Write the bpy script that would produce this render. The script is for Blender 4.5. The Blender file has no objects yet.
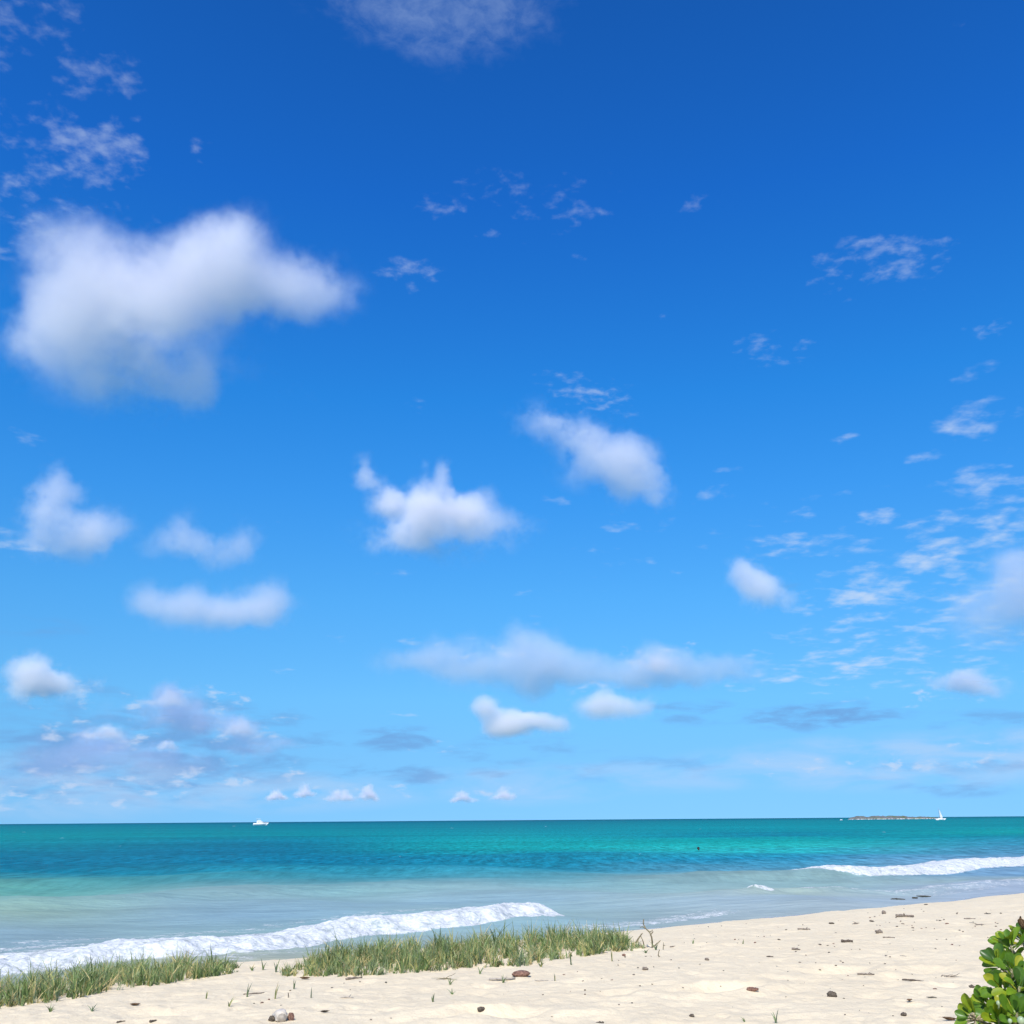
import bpy, bmesh, math, random
import numpy as np
from mathutils import Vector, Matrix, Euler, noise as mnoise

scene = bpy.context.scene
C = scene.collection
R = math.radians
random.seed(11)
rng = np.random.default_rng(11)

# ------------------------------------------------------------------ camera
CAMZ = 2.5                                   # eye height over the sea
F = 1027.0                                   # focal length in pixels of a 1024 frame
PITCH, ROLL = 16.70, -0.44
cam = bpy.data.cameras.new('camera')
cam.sensor_width = 36.0
cam.lens = 36.0*F/1024.0
cam.clip_start = 0.05
cam.clip_end = 200000.0
camo = bpy.data.objects.new('camera', cam)
C.objects.link(camo)
camo.location = (0, 0, CAMZ)
CAMROT = Euler((R(90+PITCH), 0, 0)).to_matrix() @ Matrix.Rotation(R(ROLL), 3, 'Z')
camo.rotation_euler = CAMROT.to_euler()
scene.camera = camo

def ray(px, py):
    return (CAMROT @ Vector(((px-512)/F, (512-py)/F, -1))).normalized()

# ------------------------------------------------------------------ light
SUN_EL, SUN_AZ = 47.0, 194.0                 # azimuth clockwise from +Y: behind and left of the camera
sd = Vector((math.sin(R(SUN_AZ))*math.cos(R(SUN_EL)), math.cos(R(SUN_AZ))*math.cos(R(SUN_EL)), math.sin(R(SUN_EL))))
sun = bpy.data.lights.new('sun', 'SUN')
sun.energy = 4.2
sun.angle = R(0.53)
sun.color = (1.0, 0.955, 0.89)
suno = bpy.data.objects.new('sun', sun)
C.objects.link(suno)
suno.rotation_euler = sd.to_track_quat('Z', 'Y').to_euler()

world = bpy.data.worlds.new('World')
scene.world = world
world.use_nodes = True
wn, wl = world.node_tree.nodes, world.node_tree.links
wn.clear()
w_out = wn.new('ShaderNodeOutputWorld')
w_bg = wn.new('ShaderNodeBackground')
sky = wn.new('ShaderNodeTexSky')
sky.sky_type = 'NISHITA'
sky.sun_disc = False
sky.sun_elevation = R(SUN_EL)
sky.sun_rotation = R(SUN_AZ)
sky.altitude = 0
sky.air_density = 1.0
sky.dust_density = 0.25
sky.ozone_density = 4.0
w_bg.inputs['Strength'].default_value = 0.11

EXPO = 0.25
class NT:                                    # small node-tree helper
    def __init__(s, tree): s.t = tree; s.n = tree.nodes; s.l = tree.links
    def new(s, typ, **kw):
        n = s.n.new(typ)
        for k, v in kw.items(): setattr(n, k, v)
        return n
    def put(s, sock, v):
        if isinstance(v, bpy.types.NodeSocket): s.l.new(v, sock)
        elif v is not None: sock.default_value = v
    def math(s, op, a, b=None, c=None, clamp=False):
        n = s.new('ShaderNodeMath', operation=op, use_clamp=clamp)
        for i, v in enumerate((a, b, c)): s.put(n.inputs[i], v)
        return n.outputs[0]
    def vm(s, op, a, b=None, c=None):
        n = s.new('ShaderNodeVectorMath', operation=op)
        for i, v in enumerate((a, b, c)):
            if op == 'SCALE' and i == 1: s.put(n.inputs['Scale'], v); continue
            s.put(n.inputs[i], v)
        return n.outputs['Value'] if op in ('LENGTH', 'DOT_PRODUCT', 'DISTANCE') else n.outputs['Vector']
    def rng(s, v, a, b, c=0.0, d=1.0, typ='SMOOTHSTEP'):
        n = s.new('ShaderNodeMapRange', interpolation_type=typ)
        s.put(n.inputs['Value'], v)
        for k, x in (('From Min', a), ('From Max', b), ('To Min', c), ('To Max', d)): s.put(n.inputs[k], x)
        return n.outputs[0]
    def noise(s, vec, scale, detail=4, rough=0.55, dist=0.0, out=0, lac=2.0):
        n = s.new('ShaderNodeTexNoise')
        s.put(n.inputs['Vector'], vec)
        n.inputs['Scale'].default_value = scale
        n.inputs['Detail'].default_value = detail
        n.inputs['Roughness'].default_value = rough
        n.inputs['Lacunarity'].default_value = lac
        n.inputs['Distortion'].default_value = dist
        return n.outputs[out]
    def mix(s, f, a, b):
        n = s.new('ShaderNodeMix', data_type='RGBA')
        s.put(n.inputs[0], f); s.put(n.inputs[6], a); s.put(n.inputs[7], b)
        return n.outputs[2]

def lin(c):
    return tuple((x/255/12.92 if x/255 <= .04045 else ((x/255+.055)/1.055)**2.4) for x in c)

T = NT(world.node_tree)
wdir = T.new('ShaderNodeTexCoord').outputs['Generated']
wz = T.new('ShaderNodeSeparateXYZ'); wl.new(wdir, wz.inputs[0])
# Nishita sky graded by height above the horizon to the saturated tropical blue of the place
lift = T.new('ShaderNodeCombineXYZ')
wl.new(wz.outputs[0], lift.inputs[0]); wl.new(wz.outputs[1], lift.inputs[1])
T.put(lift.inputs[2], T.math('ADD', wz.outputs[2], 0.10))
wl.new(T.vm('NORMALIZE', lift.outputs[0]), sky.inputs[0])
ramp = T.new('ShaderNodeValToRGB')
NISH = [(78,141,278),(86,154,302),(109,193,366),(130,229,421),(171,294,512),(237,395,630),(313,500,720),(405,606,775)]
WANT = [(25,95,185),(28,107,205),(42,135,225),(60,150,235),(84,170,243),(110,188,247),(122,192,245),(128,194,245)]
YS = [8,200,400,500,600,700,760,815]
el = ramp.color_ramp.elements
st = []
for n_, w_, y_ in zip(NISH, WANT, YS):
    st.append((ray(512, y_).z, [a_/(b_/1000.)/2.5/2**EXPO for a_, b_ in zip(lin(w_), n_)]))
st.sort()
while len(el) < len(st): el.new(0.5)
for e_, (p_, c_) in zip(el, st):
    e_.position = p_; e_.color = (*c_, 1)
wl.new(wz.outputs[2], ramp.inputs[0])
graded = T.vm('SCALE', T.vm('MULTIPLY', sky.outputs[0], ramp.outputs[0]), 2.5)

# thin high cloud that belongs to the sky itself: ripples and veils on a sheet far above
zc = T.math('MAXIMUM', wz.outputs[2], 0.015)
pl = T.new('ShaderNodeCombineXYZ')
T.put(pl.inputs[0], T.math('DIVIDE', wz.outputs[0], T.math('ADD', zc, 0.14)))
T.put(pl.inputs[1], T.math('DIVIDE', wz.outputs[1], T.math('ADD', zc, 0.14)))
sheet = pl.outputs[0]
def region(px, py, rx, ry, wt, tilt=0.0):
    """a soft elliptical patch of the celestial sphere"""
    d = ray(px, py)
    u = Vector((0, 0, 1)).cross(d).normalized() * -1
    v = u.cross(d).normalized() * -1
    if v.z < 0: v = -v
    if u.x < 0: u = -u
    c_, s_ = math.cos(R(tilt)), math.sin(R(tilt))
    u, v = u*c_+v*s_, v*c_-u*s_
    k = F/(1+((px-512)/F)**2+((512-py)/F)**2)**.5
    rel = T.vm('SUBTRACT', wdir, tuple(d))
    a = T.math('MULTIPLY', T.vm('DOT_PRODUCT', rel, tuple(u)), k/rx)
    b = T.math('MULTIPLY', T.vm('DOT_PRODUCT', rel, tuple(v)), k/ry)
    q = T.math('ADD', T.math('MULTIPLY', a, a), T.math('MULTIPLY', b, b))
    return T.math('MULTIPLY', T.rng(q, 1.0, 0.0), wt)
def regions(lst):
    acc = None
    for r_ in lst:
        v = region(*r_)
        acc = v if acc is None else T.math('MAXIMUM', acc, v)
    return acc

# 1 rippled flecks
def flecks(reg, sc, seed):
    sh = T.vm('ADD', sheet, (seed, seed*.7, 0))
    fine = T.noise(sh, sc, 3.5, 0.55, 0.1)
    mid = T.noise(T.vm('ADD', sh, (7.7, 3.3, 0)), sc*.42, 2, 0.5)
    fl = T.math('ADD', T.math('MULTIPLY', fine, 0.55), T.math('MULTIPLY', mid, 0.62))
    fl = T.math('SUBTRACT', T.math('MULTIPLY_ADD', reg, 0.36, fl), 0.80)
    return T.math('MULTIPLY', T.math('MULTIPLY', T.rng(fl, 0.0, 0.36), T.rng(reg, 0.0, 0.35)), T.rng(reg, 0, 1, .35, .72, 'LINEAR'))
regA = regions([(25,35,75,55,.7),(100,95,55,60,.72),(75,145,90,50,.85),(15,215,75,60,.8),(210,155,26,20,.7),(110,210,60,20,.6),(520,200,130,50,.62),(450,205,55,26,.7),(570,205,50,32,.7),(410,275,52,24,.8),
    (880,262,90,42,.78),(700,203,30,16,.6),(770,350,65,26,.7),(590,395,75,30,.85,-18),(990,330,36,14,.6),(970,18,20,14,.5),(420,405,24,14,.6),(580,258,16,8,.6),(665,318,16,8,.5)])
RB = [(970,420,34,16,.9,12),(928,458,22,9,.8),(850,440,20,6,.75),(975,372,22,8,.8,10),(715,493,22,9,.8),(975,490,32,9,.8),(860,488,28,6,.55),(1015,412,12,6,.7),
    (933,555,42,14,1,15),(866,590,42,16,1,12),(850,631,32,14,.9,18),(900,630,28,22,.7,10),(858,666,34,11,.95,5),(922,661,20,9,.8),(967,651,30,14,.75,12),(1008,657,18,8,.7),
    (995,534,28,9,.95,8),(983,515,32,9,.95),(878,517,20,9,1),(935,594,16,8,.85),(790,518,26,7,.85),(782,537,28,8,.9),(787,554,24,7,.85),(833,554,17,5,.75),(745,549,10,5,.7),
    (778,673,30,11,.9,6),(767,654,20,9,.65),(734,684,10,6,.7),(805,678,11,6,.65),(905,600,60,40,.62,20),(985,590,40,40,.6),
    (680,573,22,5,.7),(625,527,26,6,.75),(590,552,36,9,.68,4),(640,520,16,5,.6),(415,640,20,5,.85),(400,716,18,5,.75),(285,672,16,4,.75),(20,540,34,16,.85),(30,452,30,14,.6,-25),
    (293,525,24,5,.68),(530,605,18,22,.5),(385,572,30,6,.6),(285,718,18,5,.65),(345,640,20,8,.5),(555,500,24,6,.55),(735,470,20,6,.6)]
RB = RB+[(925,595,130,80,.74,18),(860,655,90,34,.72),(985,510,55,55,.74),(785,535,40,40,.66),(960,655,70,30,.70),(770,675,50,22,.6),(600,560,70,30,.40),(640,530,60,20,.42),(690,520,60,40,.36)]
regB = regions([(x, y, rx*1.5, ry*1.55, w*1.02, *t_) for x, y, rx, ry, w, *t_ in RB])
a1 = T.math('MAXIMUM', T.math('MULTIPLY', flecks(regA, 46.0, 3.1), .58), flecks(regB, 19.0, 0.0))
# 2 smooth veils
ea = T.new('ShaderNodeCombineXYZ')
T.put(ea.inputs[0], T.math('MULTIPLY', T.math('ARCTAN2', wz.outputs[0], wz.outputs[1]), 16.0))
T.put(ea.inputs[1], T.math('MULTIPLY', wz.outputs[2], 60.0))
rt = region(440,-2,135,66,1.0)
a2t = T.math('MULTIPLY', T.math('MULTIPLY', rt, .52), T.rng(T.math('ADD', T.math('MULTIPLY', T.math('SUBTRACT', rt, .6), .30), T.math('ADD', T.math('MULTIPLY', T.noise(sheet, 7.0, 4, 0.6, 0.4), .5), T.math('MULTIPLY', T.noise(sheet, 36.0, 4, 0.65, 0.3), .5))), .40, .84))
reg2 = regions([(890,762,210,28,1.0),(1010,752,90,26,1.0),(610,778,240,18,.7),(60,785,170,34,.9),(250,792,200,22,.8),(520,790,110,18,.7)])
a2 = T.math('ADD', T.math('MULTIPLY', reg2, T.rng(T.noise(ea.outputs[0], .8, 5, .55, .4), .30, .66)), a2t)
# 3 grey flakes low over the horizon, seen through kilometres of air
flake = T.noise(T.vm('MULTIPLY', ea.outputs[0], (1.3, 1.5, 1)), 1.0, 6, 0.58, 0.3)
reg3 = regions([(400,740,60,18,.9),(415,775,50,13,.9),(350,772,60,10,.7),(500,755,90,26,.5),(640,768,120,16,.5),(905,770,80,10,.6),(820,716,100,17,1.0),(690,712,60,16,.75),(955,788,60,10,.7),
    (985,722,60,14,.7),(1005,765,30,8,.8),(570,745,60,14,.5),(490,775,30,6,.8),(300,740,60,18,.6),(130,760,210,46,1.05),(180,725,150,34,.8),(60,700,90,30,.55),(40,628,60,12,.4),(780,585,30,8,.3)])
a3 = T.math('MULTIPLY', reg3, T.rng(T.math('MULTIPLY_ADD', reg3, 0.16, flake), 0.50, 0.76))
reg4 = regions([(105,735,70,20,.95),(60,700,60,26,.7),(190,705,80,30,.8),(250,735,50,18,.9),(150,775,190,26,.8),(40,800,120,14,.8),(330,792,130,12,.9),(500,795,60,9,.9),(500,650,110,22,.7),(660,655,60,22,.8),(600,690,80,18,.6),
    (950,690,80,24,.7),(850,765,160,14,.7),(990,755,60,14,.8),(440,745,60,14,.5),(20,680,40,26,.6)])
puf = T.noise(T.vm('MULTIPLY', ea.outputs[0], (2.6, 1.7, 1)), 1.0, 5, .58, .2)
a4 = T.math('MULTIPLY', T.rng(T.math('MULTIPLY_ADD', reg4, 0.20, puf), 0.66, 0.86), T.rng(reg4, 0, .4))
e2 = 1/2**EXPO
col = T.mix(T.math('MULTIPLY', a3, 0.75), graded, tuple(x*e2*9.09 for x in lin((112,160,218)))+(1,))
col = T.mix(T.math('MULTIPLY', a4, 0.62), col, tuple(x*e2*9.09 for x in lin((208,222,246)))+(1,))
col = T.mix(T.math('MULTIPLY', a2, 0.55), col, tuple(x*e2*9.09 for x in lin((190,214,246)))+(1,))
col = T.mix(a1, col, tuple(x*e2*9.09 for x in lin((208,224,246)))+(1,))
# unseen broken white cloud, added behind the camera to whiten the blue ambient light
bk = T.math('MULTIPLY', T.rng(wz.outputs[1], -.05, -.6), T.rng(T.noise(sheet, .9, 5, .6), .38, .62))
col = T.mix(T.math('MULTIPLY', bk, .60), col, tuple(x*e2*9.09 for x in (.92,.90,.86))+(1,))
wl.new(col, w_bg.inputs['Color'])
wl.new(w_bg.outputs[0], w_out.inputs['Surface'])

scene.view_settings.view_transform = 'Standard'
scene.view_settings.look = 'None'
scene.view_settings.gamma = 1.0
scene.view_settings.exposure = EXPO
scene.view_settings.use_curve_mapping = False
cy = scene.cycles
cy.volume_bounces = 5
cy.max_bounces = 10
cy.volume_step_rate = 1.0
cy.use_denoising = True
cy.use_adaptive_sampling = True
cy.adaptive_threshold = 0.035
# ------------------------------------------------------------------ plan of the place
def on_plane(px, py, z=0.0):
    d = ray(px, py)
    t_ = (z-CAMZ)/d.z
    return np.array([d.x*t_, d.y*t_])

LIP = 0.35                                   # height of the berm edge over the sea
lip_px = [(0,993),(60,986),(120,979),(230,965),(310,958),(450,947),(600,935),(650,929),(712,923),(768,918),(800,915.6),(832,912),(896,906.2),(960,900),(1024,893.6)]
lip = [on_plane(x, y, LIP) for x, y in lip_px]
dirL = np.array([-0.86, -0.51]); dirR = np.array([0.80, 0.60])
lip = [lip[0]+dirL*k for k in (900, 60, 12)] + lip + [lip[-1]+dirR*k for k in (12, 60, 900)]
lip = np.array(lip)

def polyline_dist(P, L):
    """distance to polyline L, positive on the left of its direction (towards the sea when L runs left to right)"""
    best = np.full(len(P), 1e18); side = np.ones(len(P)); along = np.zeros(len(P)); s0 = 0
    for a, b in zip(L[:-1], L[1:]):
        ab = b-a; ln = np.hypot(*ab)
        tt = np.clip(((P-a)@ab)/(ln*ln), 0, 1)
        q = P-(a+tt[:, None]*ab)
        d2 = (q*q).sum(1)
        cr = ab[0]*(P[:, 1]-a[1])-ab[1]*(P[:, 0]-a[0])
        m = d2 < best
        best[m] = d2[m]; side[m] = np.sign(cr[m]); along[m] = s0+tt[m]*ln
        s0 += ln
    return np.sqrt(best)*side, along

def vnoise(P, scale, seed=0):
    """value noise in numpy, -1..1"""
    q = P*scale+np.array([seed*17.17, seed*9.71])
    i = np.floor(q).astype(np.int64); f = q-i; f = f*f*(3-2*f)
    def h(a, b):
        n = (a*374761393+b*668265263+seed*1442695041) & 0x7fffffff
        n = ((n ^ (n >> 13))*1274126177) & 0x7fffffff
        return ((n ^ (n >> 16)) & 0xffff)/32767.5-1
    return (h(i[:,0],i[:,1])*(1-f[:,0])+h(i[:,0]+1,i[:,1])*f[:,0])*(1-f[:,1])+(h(i[:,0],i[:,1]+1)*(1-f[:,0])+h(i[:,0]+1,i[:,1]+1)*f[:,0])*f[:,1]
def fbm(P, scale, n=4, seed=0, gain=0.5):
    a, s, amp = 0, scale, 1.0
    for k in range(n):
        a = a+amp*vnoise(P, s, seed+k*7); s *= 2.03; amp *= gain
    return a
def sst(a, b, x):
    t_ = np.clip((x-a)/(b-a), 0, 1)
    return t_*t_*(3-2*t_)

# hollows left by feet and wind
prng = np.random.default_rng(5)
dents = []
for k in range(520):
    py = prng.uniform(905, 1060); px = prng.uniform(-150, 1180)
    dents.append((*on_plane(px, py, 0.9), prng.uniform(.07, .20), prng.uniform(.006, .020), prng.uniform(0, 3.14), prng.uniform(1.0, 2.2)))
for px, py, r_, dp in [(505,1012,.35,.06),(490,1010,.25,.05),(708,987,.25,.05),(735,985,.2,.04),(835,965,.35,.05),(560,1018,.3,.04),(410,1015,.35,.045),(150,1000,.3,.04),(930,965,.3,.04)]:
    dents.append((*on_plane(px, py, 0.93), r_, dp, 0.2, 1.8))
def ground_z(P):
    P = np.atleast_2d(np.asarray(P, float))
    d, _ = polyline_dist(P, lip)
    d = d+0.16*fbm(P, 0.9, 3, 3)
    u = -d
    z = np.where(u > 0, LIP+0.60*(1-np.exp(-np.maximum(u, 0)/4.2)), LIP-0.11*np.maximum(d, 0)-0.05*sst(0, .8, d))
    z = np.maximum(z, -2.5)
    rough = sst(-0.2, 0.8, u)
    z = z+rough*(0.022*fbm(P, 0.45, 3, 1)+0.010*fbm(P, 1.9, 3, 2)+0.008*fbm(P, 6.0, 4, 4, .6))
    near = np.hypot(P[:, 0], P[:, 1]) < 60
    Q = P[near]; add = np.zeros(len(Q))
    for x, y, r_, dp, a, el_ in dents:
        dx = Q[:, 0]-x; dy = Q[:, 1]-y
        m = (dx*dx+dy*dy) < (3*r_*el_)**2
        if not m.any(): continue
        c_, s_ = math.cos(a), math.sin(a)
        uu = (dx[m]*c_+dy[m]*s_)/(r_*el_); vv = (-dx[m]*s_+dy[m]*c_)/r_
        q2 = uu*uu+vv*vv
        add[m] += -dp*np.exp(-2.2*q2)+dp*0.45*np.exp(-3.5*(np.sqrt(q2)-1.15)**2)
    z[near] += add*rough[near]
    return z
def on_ground(px, py):
    d = np.array(ray(px, py)); lo, hi = 2.0, 80.0
    ts = np.linspace(3, 70, 500)
    P = d[None, :2]*ts[:, None]
    h = CAMZ+d[2]*ts-ground_z(P)
    k = np.argmax(h < 0) if (h < 0).any() else len(ts)-1
    a, b = ts[max(k-1, 0)], ts[k]
    f_ = h[max(k-1, 0)]/(h[max(k-1, 0)]-h[k]+1e-9)
    t_ = a+(b-a)*min(max(f_, 0), 1)
    p = d[:2]*t_
    return Vector((p[0], p[1], float(ground_z(p)[0])))

def grid_mesh(name, X, Y, Z, mat, attrs=None, colors=None, wrap=False):
    nr, nc = X.shape
    co = np.stack([X, Y, Z], -1).reshape(-1, 3).astype(np.float32)
    idx = np.arange(nr*nc).reshape(nr, nc)
    a, b, c, d = idx[:-1, :-1], idx[:-1, 1:], idx[1:, 1:], idx[1:, :-1]
    q = np.stack([a, b, c, d], -1).reshape(-1, 4)
    me = bpy.data.meshes.new(name)
    me.vertices.add(len(co)); me.vertices.foreach_set('co', co.ravel())
    me.loops.add(q.size); me.loops.foreach_set('vertex_index', q.ravel().astype(np.int32))
    me.polygons.add(len(q)); me.polygons.foreach_set('loop_start', np.arange(0, q.size, 4, dtype=np.int32))
    me.polygons.foreach_set('use_smooth', np.ones(len(q), bool))
    me.update(calc_edges=True)
    for k, v in (attrs or {}).items():
        at = me.attributes.new(k, 'FLOAT', 'POINT'); at.data.foreach_set('value', v.ravel().astype(np.float32))
    for k, v in (colors or {}).items():
        at = me.attributes.new(k, 'FLOAT_COLOR', 'POINT')
        at.data.foreach_set('color', np.concatenate([v.reshape(-1, 3), np.ones((nr*nc, 1))], 1).ravel().astype(np.float32))
    me.materials.append(mat)
    o = bpy.data.objects.new(name, me); C.objects.link(o)
    return o

def mat_new(name):
    m = bpy.data.materials.new(name); m.use_nodes = True
    t = NT(m.node_tree)
    bs = t.n.get('Principled BSDF')
    return m, t, bs

# ------------------------------------------------------------------ sand
m_sand, t, bs = mat_new('sand')
gp = t.new('ShaderNodeNewGeometry').outputs['Position']
wet = t.new('ShaderNodeAttribute', attribute_name='wet').outputs['Fac']
n1 = t.noise(gp, 0.7, 4, .6); n2 = t.noise(gp, 9.0, 5, .65); n3 = t.noise(gp, 95.0, 3, .7)
dry = t.mix(t.rng(n1, .35, .65), (.715,.605,.415,1), (.745,.635,.44,1))
dry = t.mix(t.math('MULTIPLY', t.rng(n2, .50, .72), .45), dry, (.69,.565,.385,1))
dry = t.mix(t.math('MULTIPLY', t.rng(n3, .56, .76), .55), dry, (.42,.33,.24,1))
wetc = t.mix(t.rng(n2, .3, .7), (.36,.30,.23,1), (.42,.36,.28,1))
t.put(bs.inputs['Base Color'], t.mix(wet, dry, wetc))
t.put(bs.inputs['Roughness'], t.rng(wet, 0, 1, .95, .22))
t.put(bs.inputs['Specular IOR Level'], t.rng(wet, 0, 1, .1, .5))
bp = t.new('ShaderNodeBump'); bp.inputs['Strength'].default_value = .55; bp.inputs['Distance'].default_value = .02
t.put(bp.inputs['Height'], t.math('ADD', t.math('MULTIPLY', t.math('ADD', t.math('MULTIPLY', t.noise(gp, 7.0, 4, .6), 2.2), t.noise(gp, 24.0, 5, .72)), t.rng(wet, 0, 1, 1, .05)), t.math('MULTIPLY', n3, .12)))
t.put(bs.inputs['Normal'], bp.outputs[0])

az = np.concatenate([np.linspace(-180, -48, 34)[:-1], np.linspace(-48, -32, 60)[:-1], np.linspace(-32, 32, 760), np.linspace(32, 48, 60)[1:], np.linspace(48, 180, 34)[1:]])
rr = np.concatenate([np.geomspace(0.2, 6.5, 40)[:-1], np.geomspace(6.5, 48, 560), np.geomspace(48, 900, 50)[1:]])
A, Rr = np.meshgrid(np.radians(az), rr)
X, Y = Rr*np.sin(A), Rr*np.cos(A)
P = np.stack([X.ravel(), Y.ravel()], 1)
Z = ground_z(P).reshape(X.shape)
dl, al = polyline_dist(P, lip)
wet = sst(0.25, 0.75, dl+0.22*fbm(P, .8, 3, 9)).reshape(X.shape)
sand = grid_mesh('sand', X, Y, Z, m_sand, attrs={'wet': wet})
sand['kind'] = 'structure'

# ------------------------------------------------------------------ sea
# bottom and water colours of the bay, charted by distance offshore (rows) for the left, middle and right reach
HOR = lambda x: 822.2+(260-x)*0.0077        # where the horizon falls
chart = {   # photo x: [(pixels under the horizon, seen colour)]
 0:   [(0,(18,110,155)),(3,(24,132,165)),(12,(27,145,170)),(20,(24,138,170)),(28,(20,124,166)),(40,(20,120,165)),(48,(24,128,170)),(55,(72,160,180)),(66,(98,170,180)),(76,(125,176,188)),(86,(150,184,190)),(97,(150,184,200)),(108,(146,180,208)),(122,(146,180,208)),(150,(168,187,197)),(170,(160,170,168))],
 256: [(0,(18,108,155)),(3,(22,130,165)),(12,(26,146,174)),(18,(20,130,172)),(27,(20,122,168)),(40,(22,126,172)),(50,(42,146,185)),(59,(66,156,188)),(66,(104,168,194)),(74,(140,178,198)),(80,(142,178,205)),(95,(142,180,214)),(106,(150,186,208)),(130,(170,188,195)),(160,(170,175,165))],
 512: [(0,(16,108,150)),(3,(20,128,163)),(12,(24,148,178)),(20,(28,164,186)),(28,(30,162,182)),(34,(22,132,175)),(44,(34,142,185)),(54,(62,158,195)),(61,(92,168,200)),(69,(142,180,202)),(73,(148,184,208)),(80,(146,182,212)),(92,(156,190,208)),(105,(150,188,214)),(130,(165,185,195)),(160,(170,175,165))],
 768: [(0,(16,108,148)),(3,(22,138,168)),(10,(24,150,178)),(16,(20,132,170)),(22,(30,168,184)),(29,(46,190,206)),(33,(44,170,200)),(42,(42,145,195)),(53,(100,165,206)),(60,(142,180,198)),(70,(150,186,204)),(80,(164,188,200)),(86,(160,185,212)),(100,(165,185,205)),(140,(170,175,165))],
 1024:[(0,(16,110,148)),(3,(24,140,168)),(10,(24,148,176)),(16,(30,160,178)),(20,(26,140,176)),(26,(55,150,195)),(36,(85,155,205)),(46,(115,165,215)),(58,(125,172,220)),(66,(160,185,205)),(70,(165,185,220)),(80,(170,188,220)),(110,(170,185,205)),(140,(170,175,165))],
}
SEA_E = np.array([1.42*.62, 1.60*.66, 1.80*.8])*2**EXPO # light that falls on the water
def seen_to_albedo(rgb):
    if rgb[0] > 120 and rgb[2] > 172: rgb = (rgb[0]*.93, rgb[1]*.99, rgb[2]*1.01)
    v = np.array(lin(rgb))
    return np.clip((v-np.array(SPEC))/SEA_E, .002, .9)
SPEC = (.010, .030, .055)
def pix_of(P, z=0.0):
    V = np.stack([P[:, 0], P[:, 1], np.full(len(P), z-CAMZ)], 1)
    M = np.array(CAMROT)
    q = V@M                                    # into camera axes
    return 512+F*q[:, 0]/-q[:, 2], 512-F*q[:, 1]/-q[:, 2]

az = np.concatenate([np.linspace(-88, -50, 20)[:-1], np.linspace(-50, -31, 60)[:-1], np.linspace(-31, 31, 900), np.linspace(31, 50, 60)[1:], np.linspace(50, 88, 20)[1:]])
rr = np.concatenate([np.geomspace(9, 62, 560)[:-1], np.geomspace(62, 400, 300)[:-1], np.geomspace(400, 60000, 130)])
A, Rr = np.meshgrid(np.radians(az), rr)
X, Y = Rr*np.sin(A), Rr*np.cos(A)
P = np.stack([X.ravel(), Y.ravel()], 1)
D = Rr.ravel()
# chart lookup; the chart is smeared along the shore by its own slow noise
wob = fbm(P, .035, 4, 21)*np.clip(60/D, 0, 1)+fbm(P, .006, 4, 25)*np.clip(D/200, 0, 1)*.6
el_ang = np.degrees(np.arctan2(CAMZ, D))
Ac = np.clip(np.degrees(A.ravel()), -33, 33)
Pq = np.stack([D*np.sin(np.radians(Ac)), D*np.cos(np.radians(Ac))], 1)
px, py = pix_of(Pq)
row = np.maximum(py-HOR(px), 0)
row = row*(1+.04*wob)+2.2*fbm(P, .12, 3, 31)*np.clip(D/30, 0, 1)*np.clip(90/D, 0, 1)
keys = sorted(chart)
tabs = []
for k in keys:
    rws = np.array([r_ for r_, c_ in chart[k]], float); cs = np.array([seen_to_albedo(c_) for r_, c_ in chart[k]])
    tabs.append(np.stack([np.interp(row, rws, cs[:, j]) for j in range(3)], 1))
f_ = np.clip(px, 0, 1023.99)/256; i_ = np.minimum(f_.astype(int), len(keys)-2); w_ = f_-i_; w_ = (w_*w_*(3-2*w_))[:, None]
tabs = np.array(tabs); n_ = np.arange(len(P))
COL = tabs[i_, n_]*(1-w_)+tabs[i_+1, n_]*w_

# swell and breakers
Zs = np.zeros(len(P)); foam = np.zeros(len(P))
def chaikin(L, n=3):
    L = np.array(L)
    for _ in range(n):
        q = np.empty((2*len(L)-2, 2)); q[0::2] = .75*L[:-1]+.25*L[1:]; q[1::2] = .25*L[:-1]+.75*L[1:]
        L = np.concatenate([L[:1], q, L[-1:]])
    return L
def wave(line_px, height, front, back, ends=(4, 4), z0=0.05, foam_front=0.0, foam_back=0.0, foam_amt=1.0, foam_span=None, jag=.25, seed=0, ff_start=None):
    """a wave whose foot (shoreward edge) runs through the given points; front: metres from foot to crest"""
    global Zs, foam
    L = chaikin([on_plane(x, y, z0) for x, y in line_px])
    d, s = polyline_dist(P, L)
    tot = np.hypot(*np.diff(L, axis=0).T).sum()
    endw = sst(0, ends[0], s)*sst(0, ends[1], tot-s)
    inr = (s > 0.01) & (s < tot-.01)
    d = d+jag*fbm(P, .8, 4, 40+seed)
    prof = np.where(d < 0, 0, np.where(d < front, sst(0, front, d), np.exp(-((d-front)/back)**2)))
    Zs += height*prof*endw*inr*(1+.25*fbm(P, .5, 3, 50+seed))
    if foam_amt:
        lo, hi = foam_span or (0, tot)
        ew = sst(lo, lo+1.0, s)*sst(0, .6, hi-s)
        if ff_start: foam_front = foam_front+ff_start[0]*(1-sst(ff_start[1], ff_start[2], s))
        fm = sst(-.12, .12, d-foam_front)*(1-sst(foam_back*.45, foam_back*1.35, d))
        foam = np.maximum(foam, fm*ew*foam_amt*inr)
    return tot
# near bore, left
wave([(-240,1004),(-100,988),(0,974),(70,969),(128,962),(190,958),(256,950),(320,942),(384,932),(450,927),(512,921),(545,916),(574,912)], .25, .9, 1.7, (8, .6), .02, .05, 3.1, 1.0, seed=1)
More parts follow.
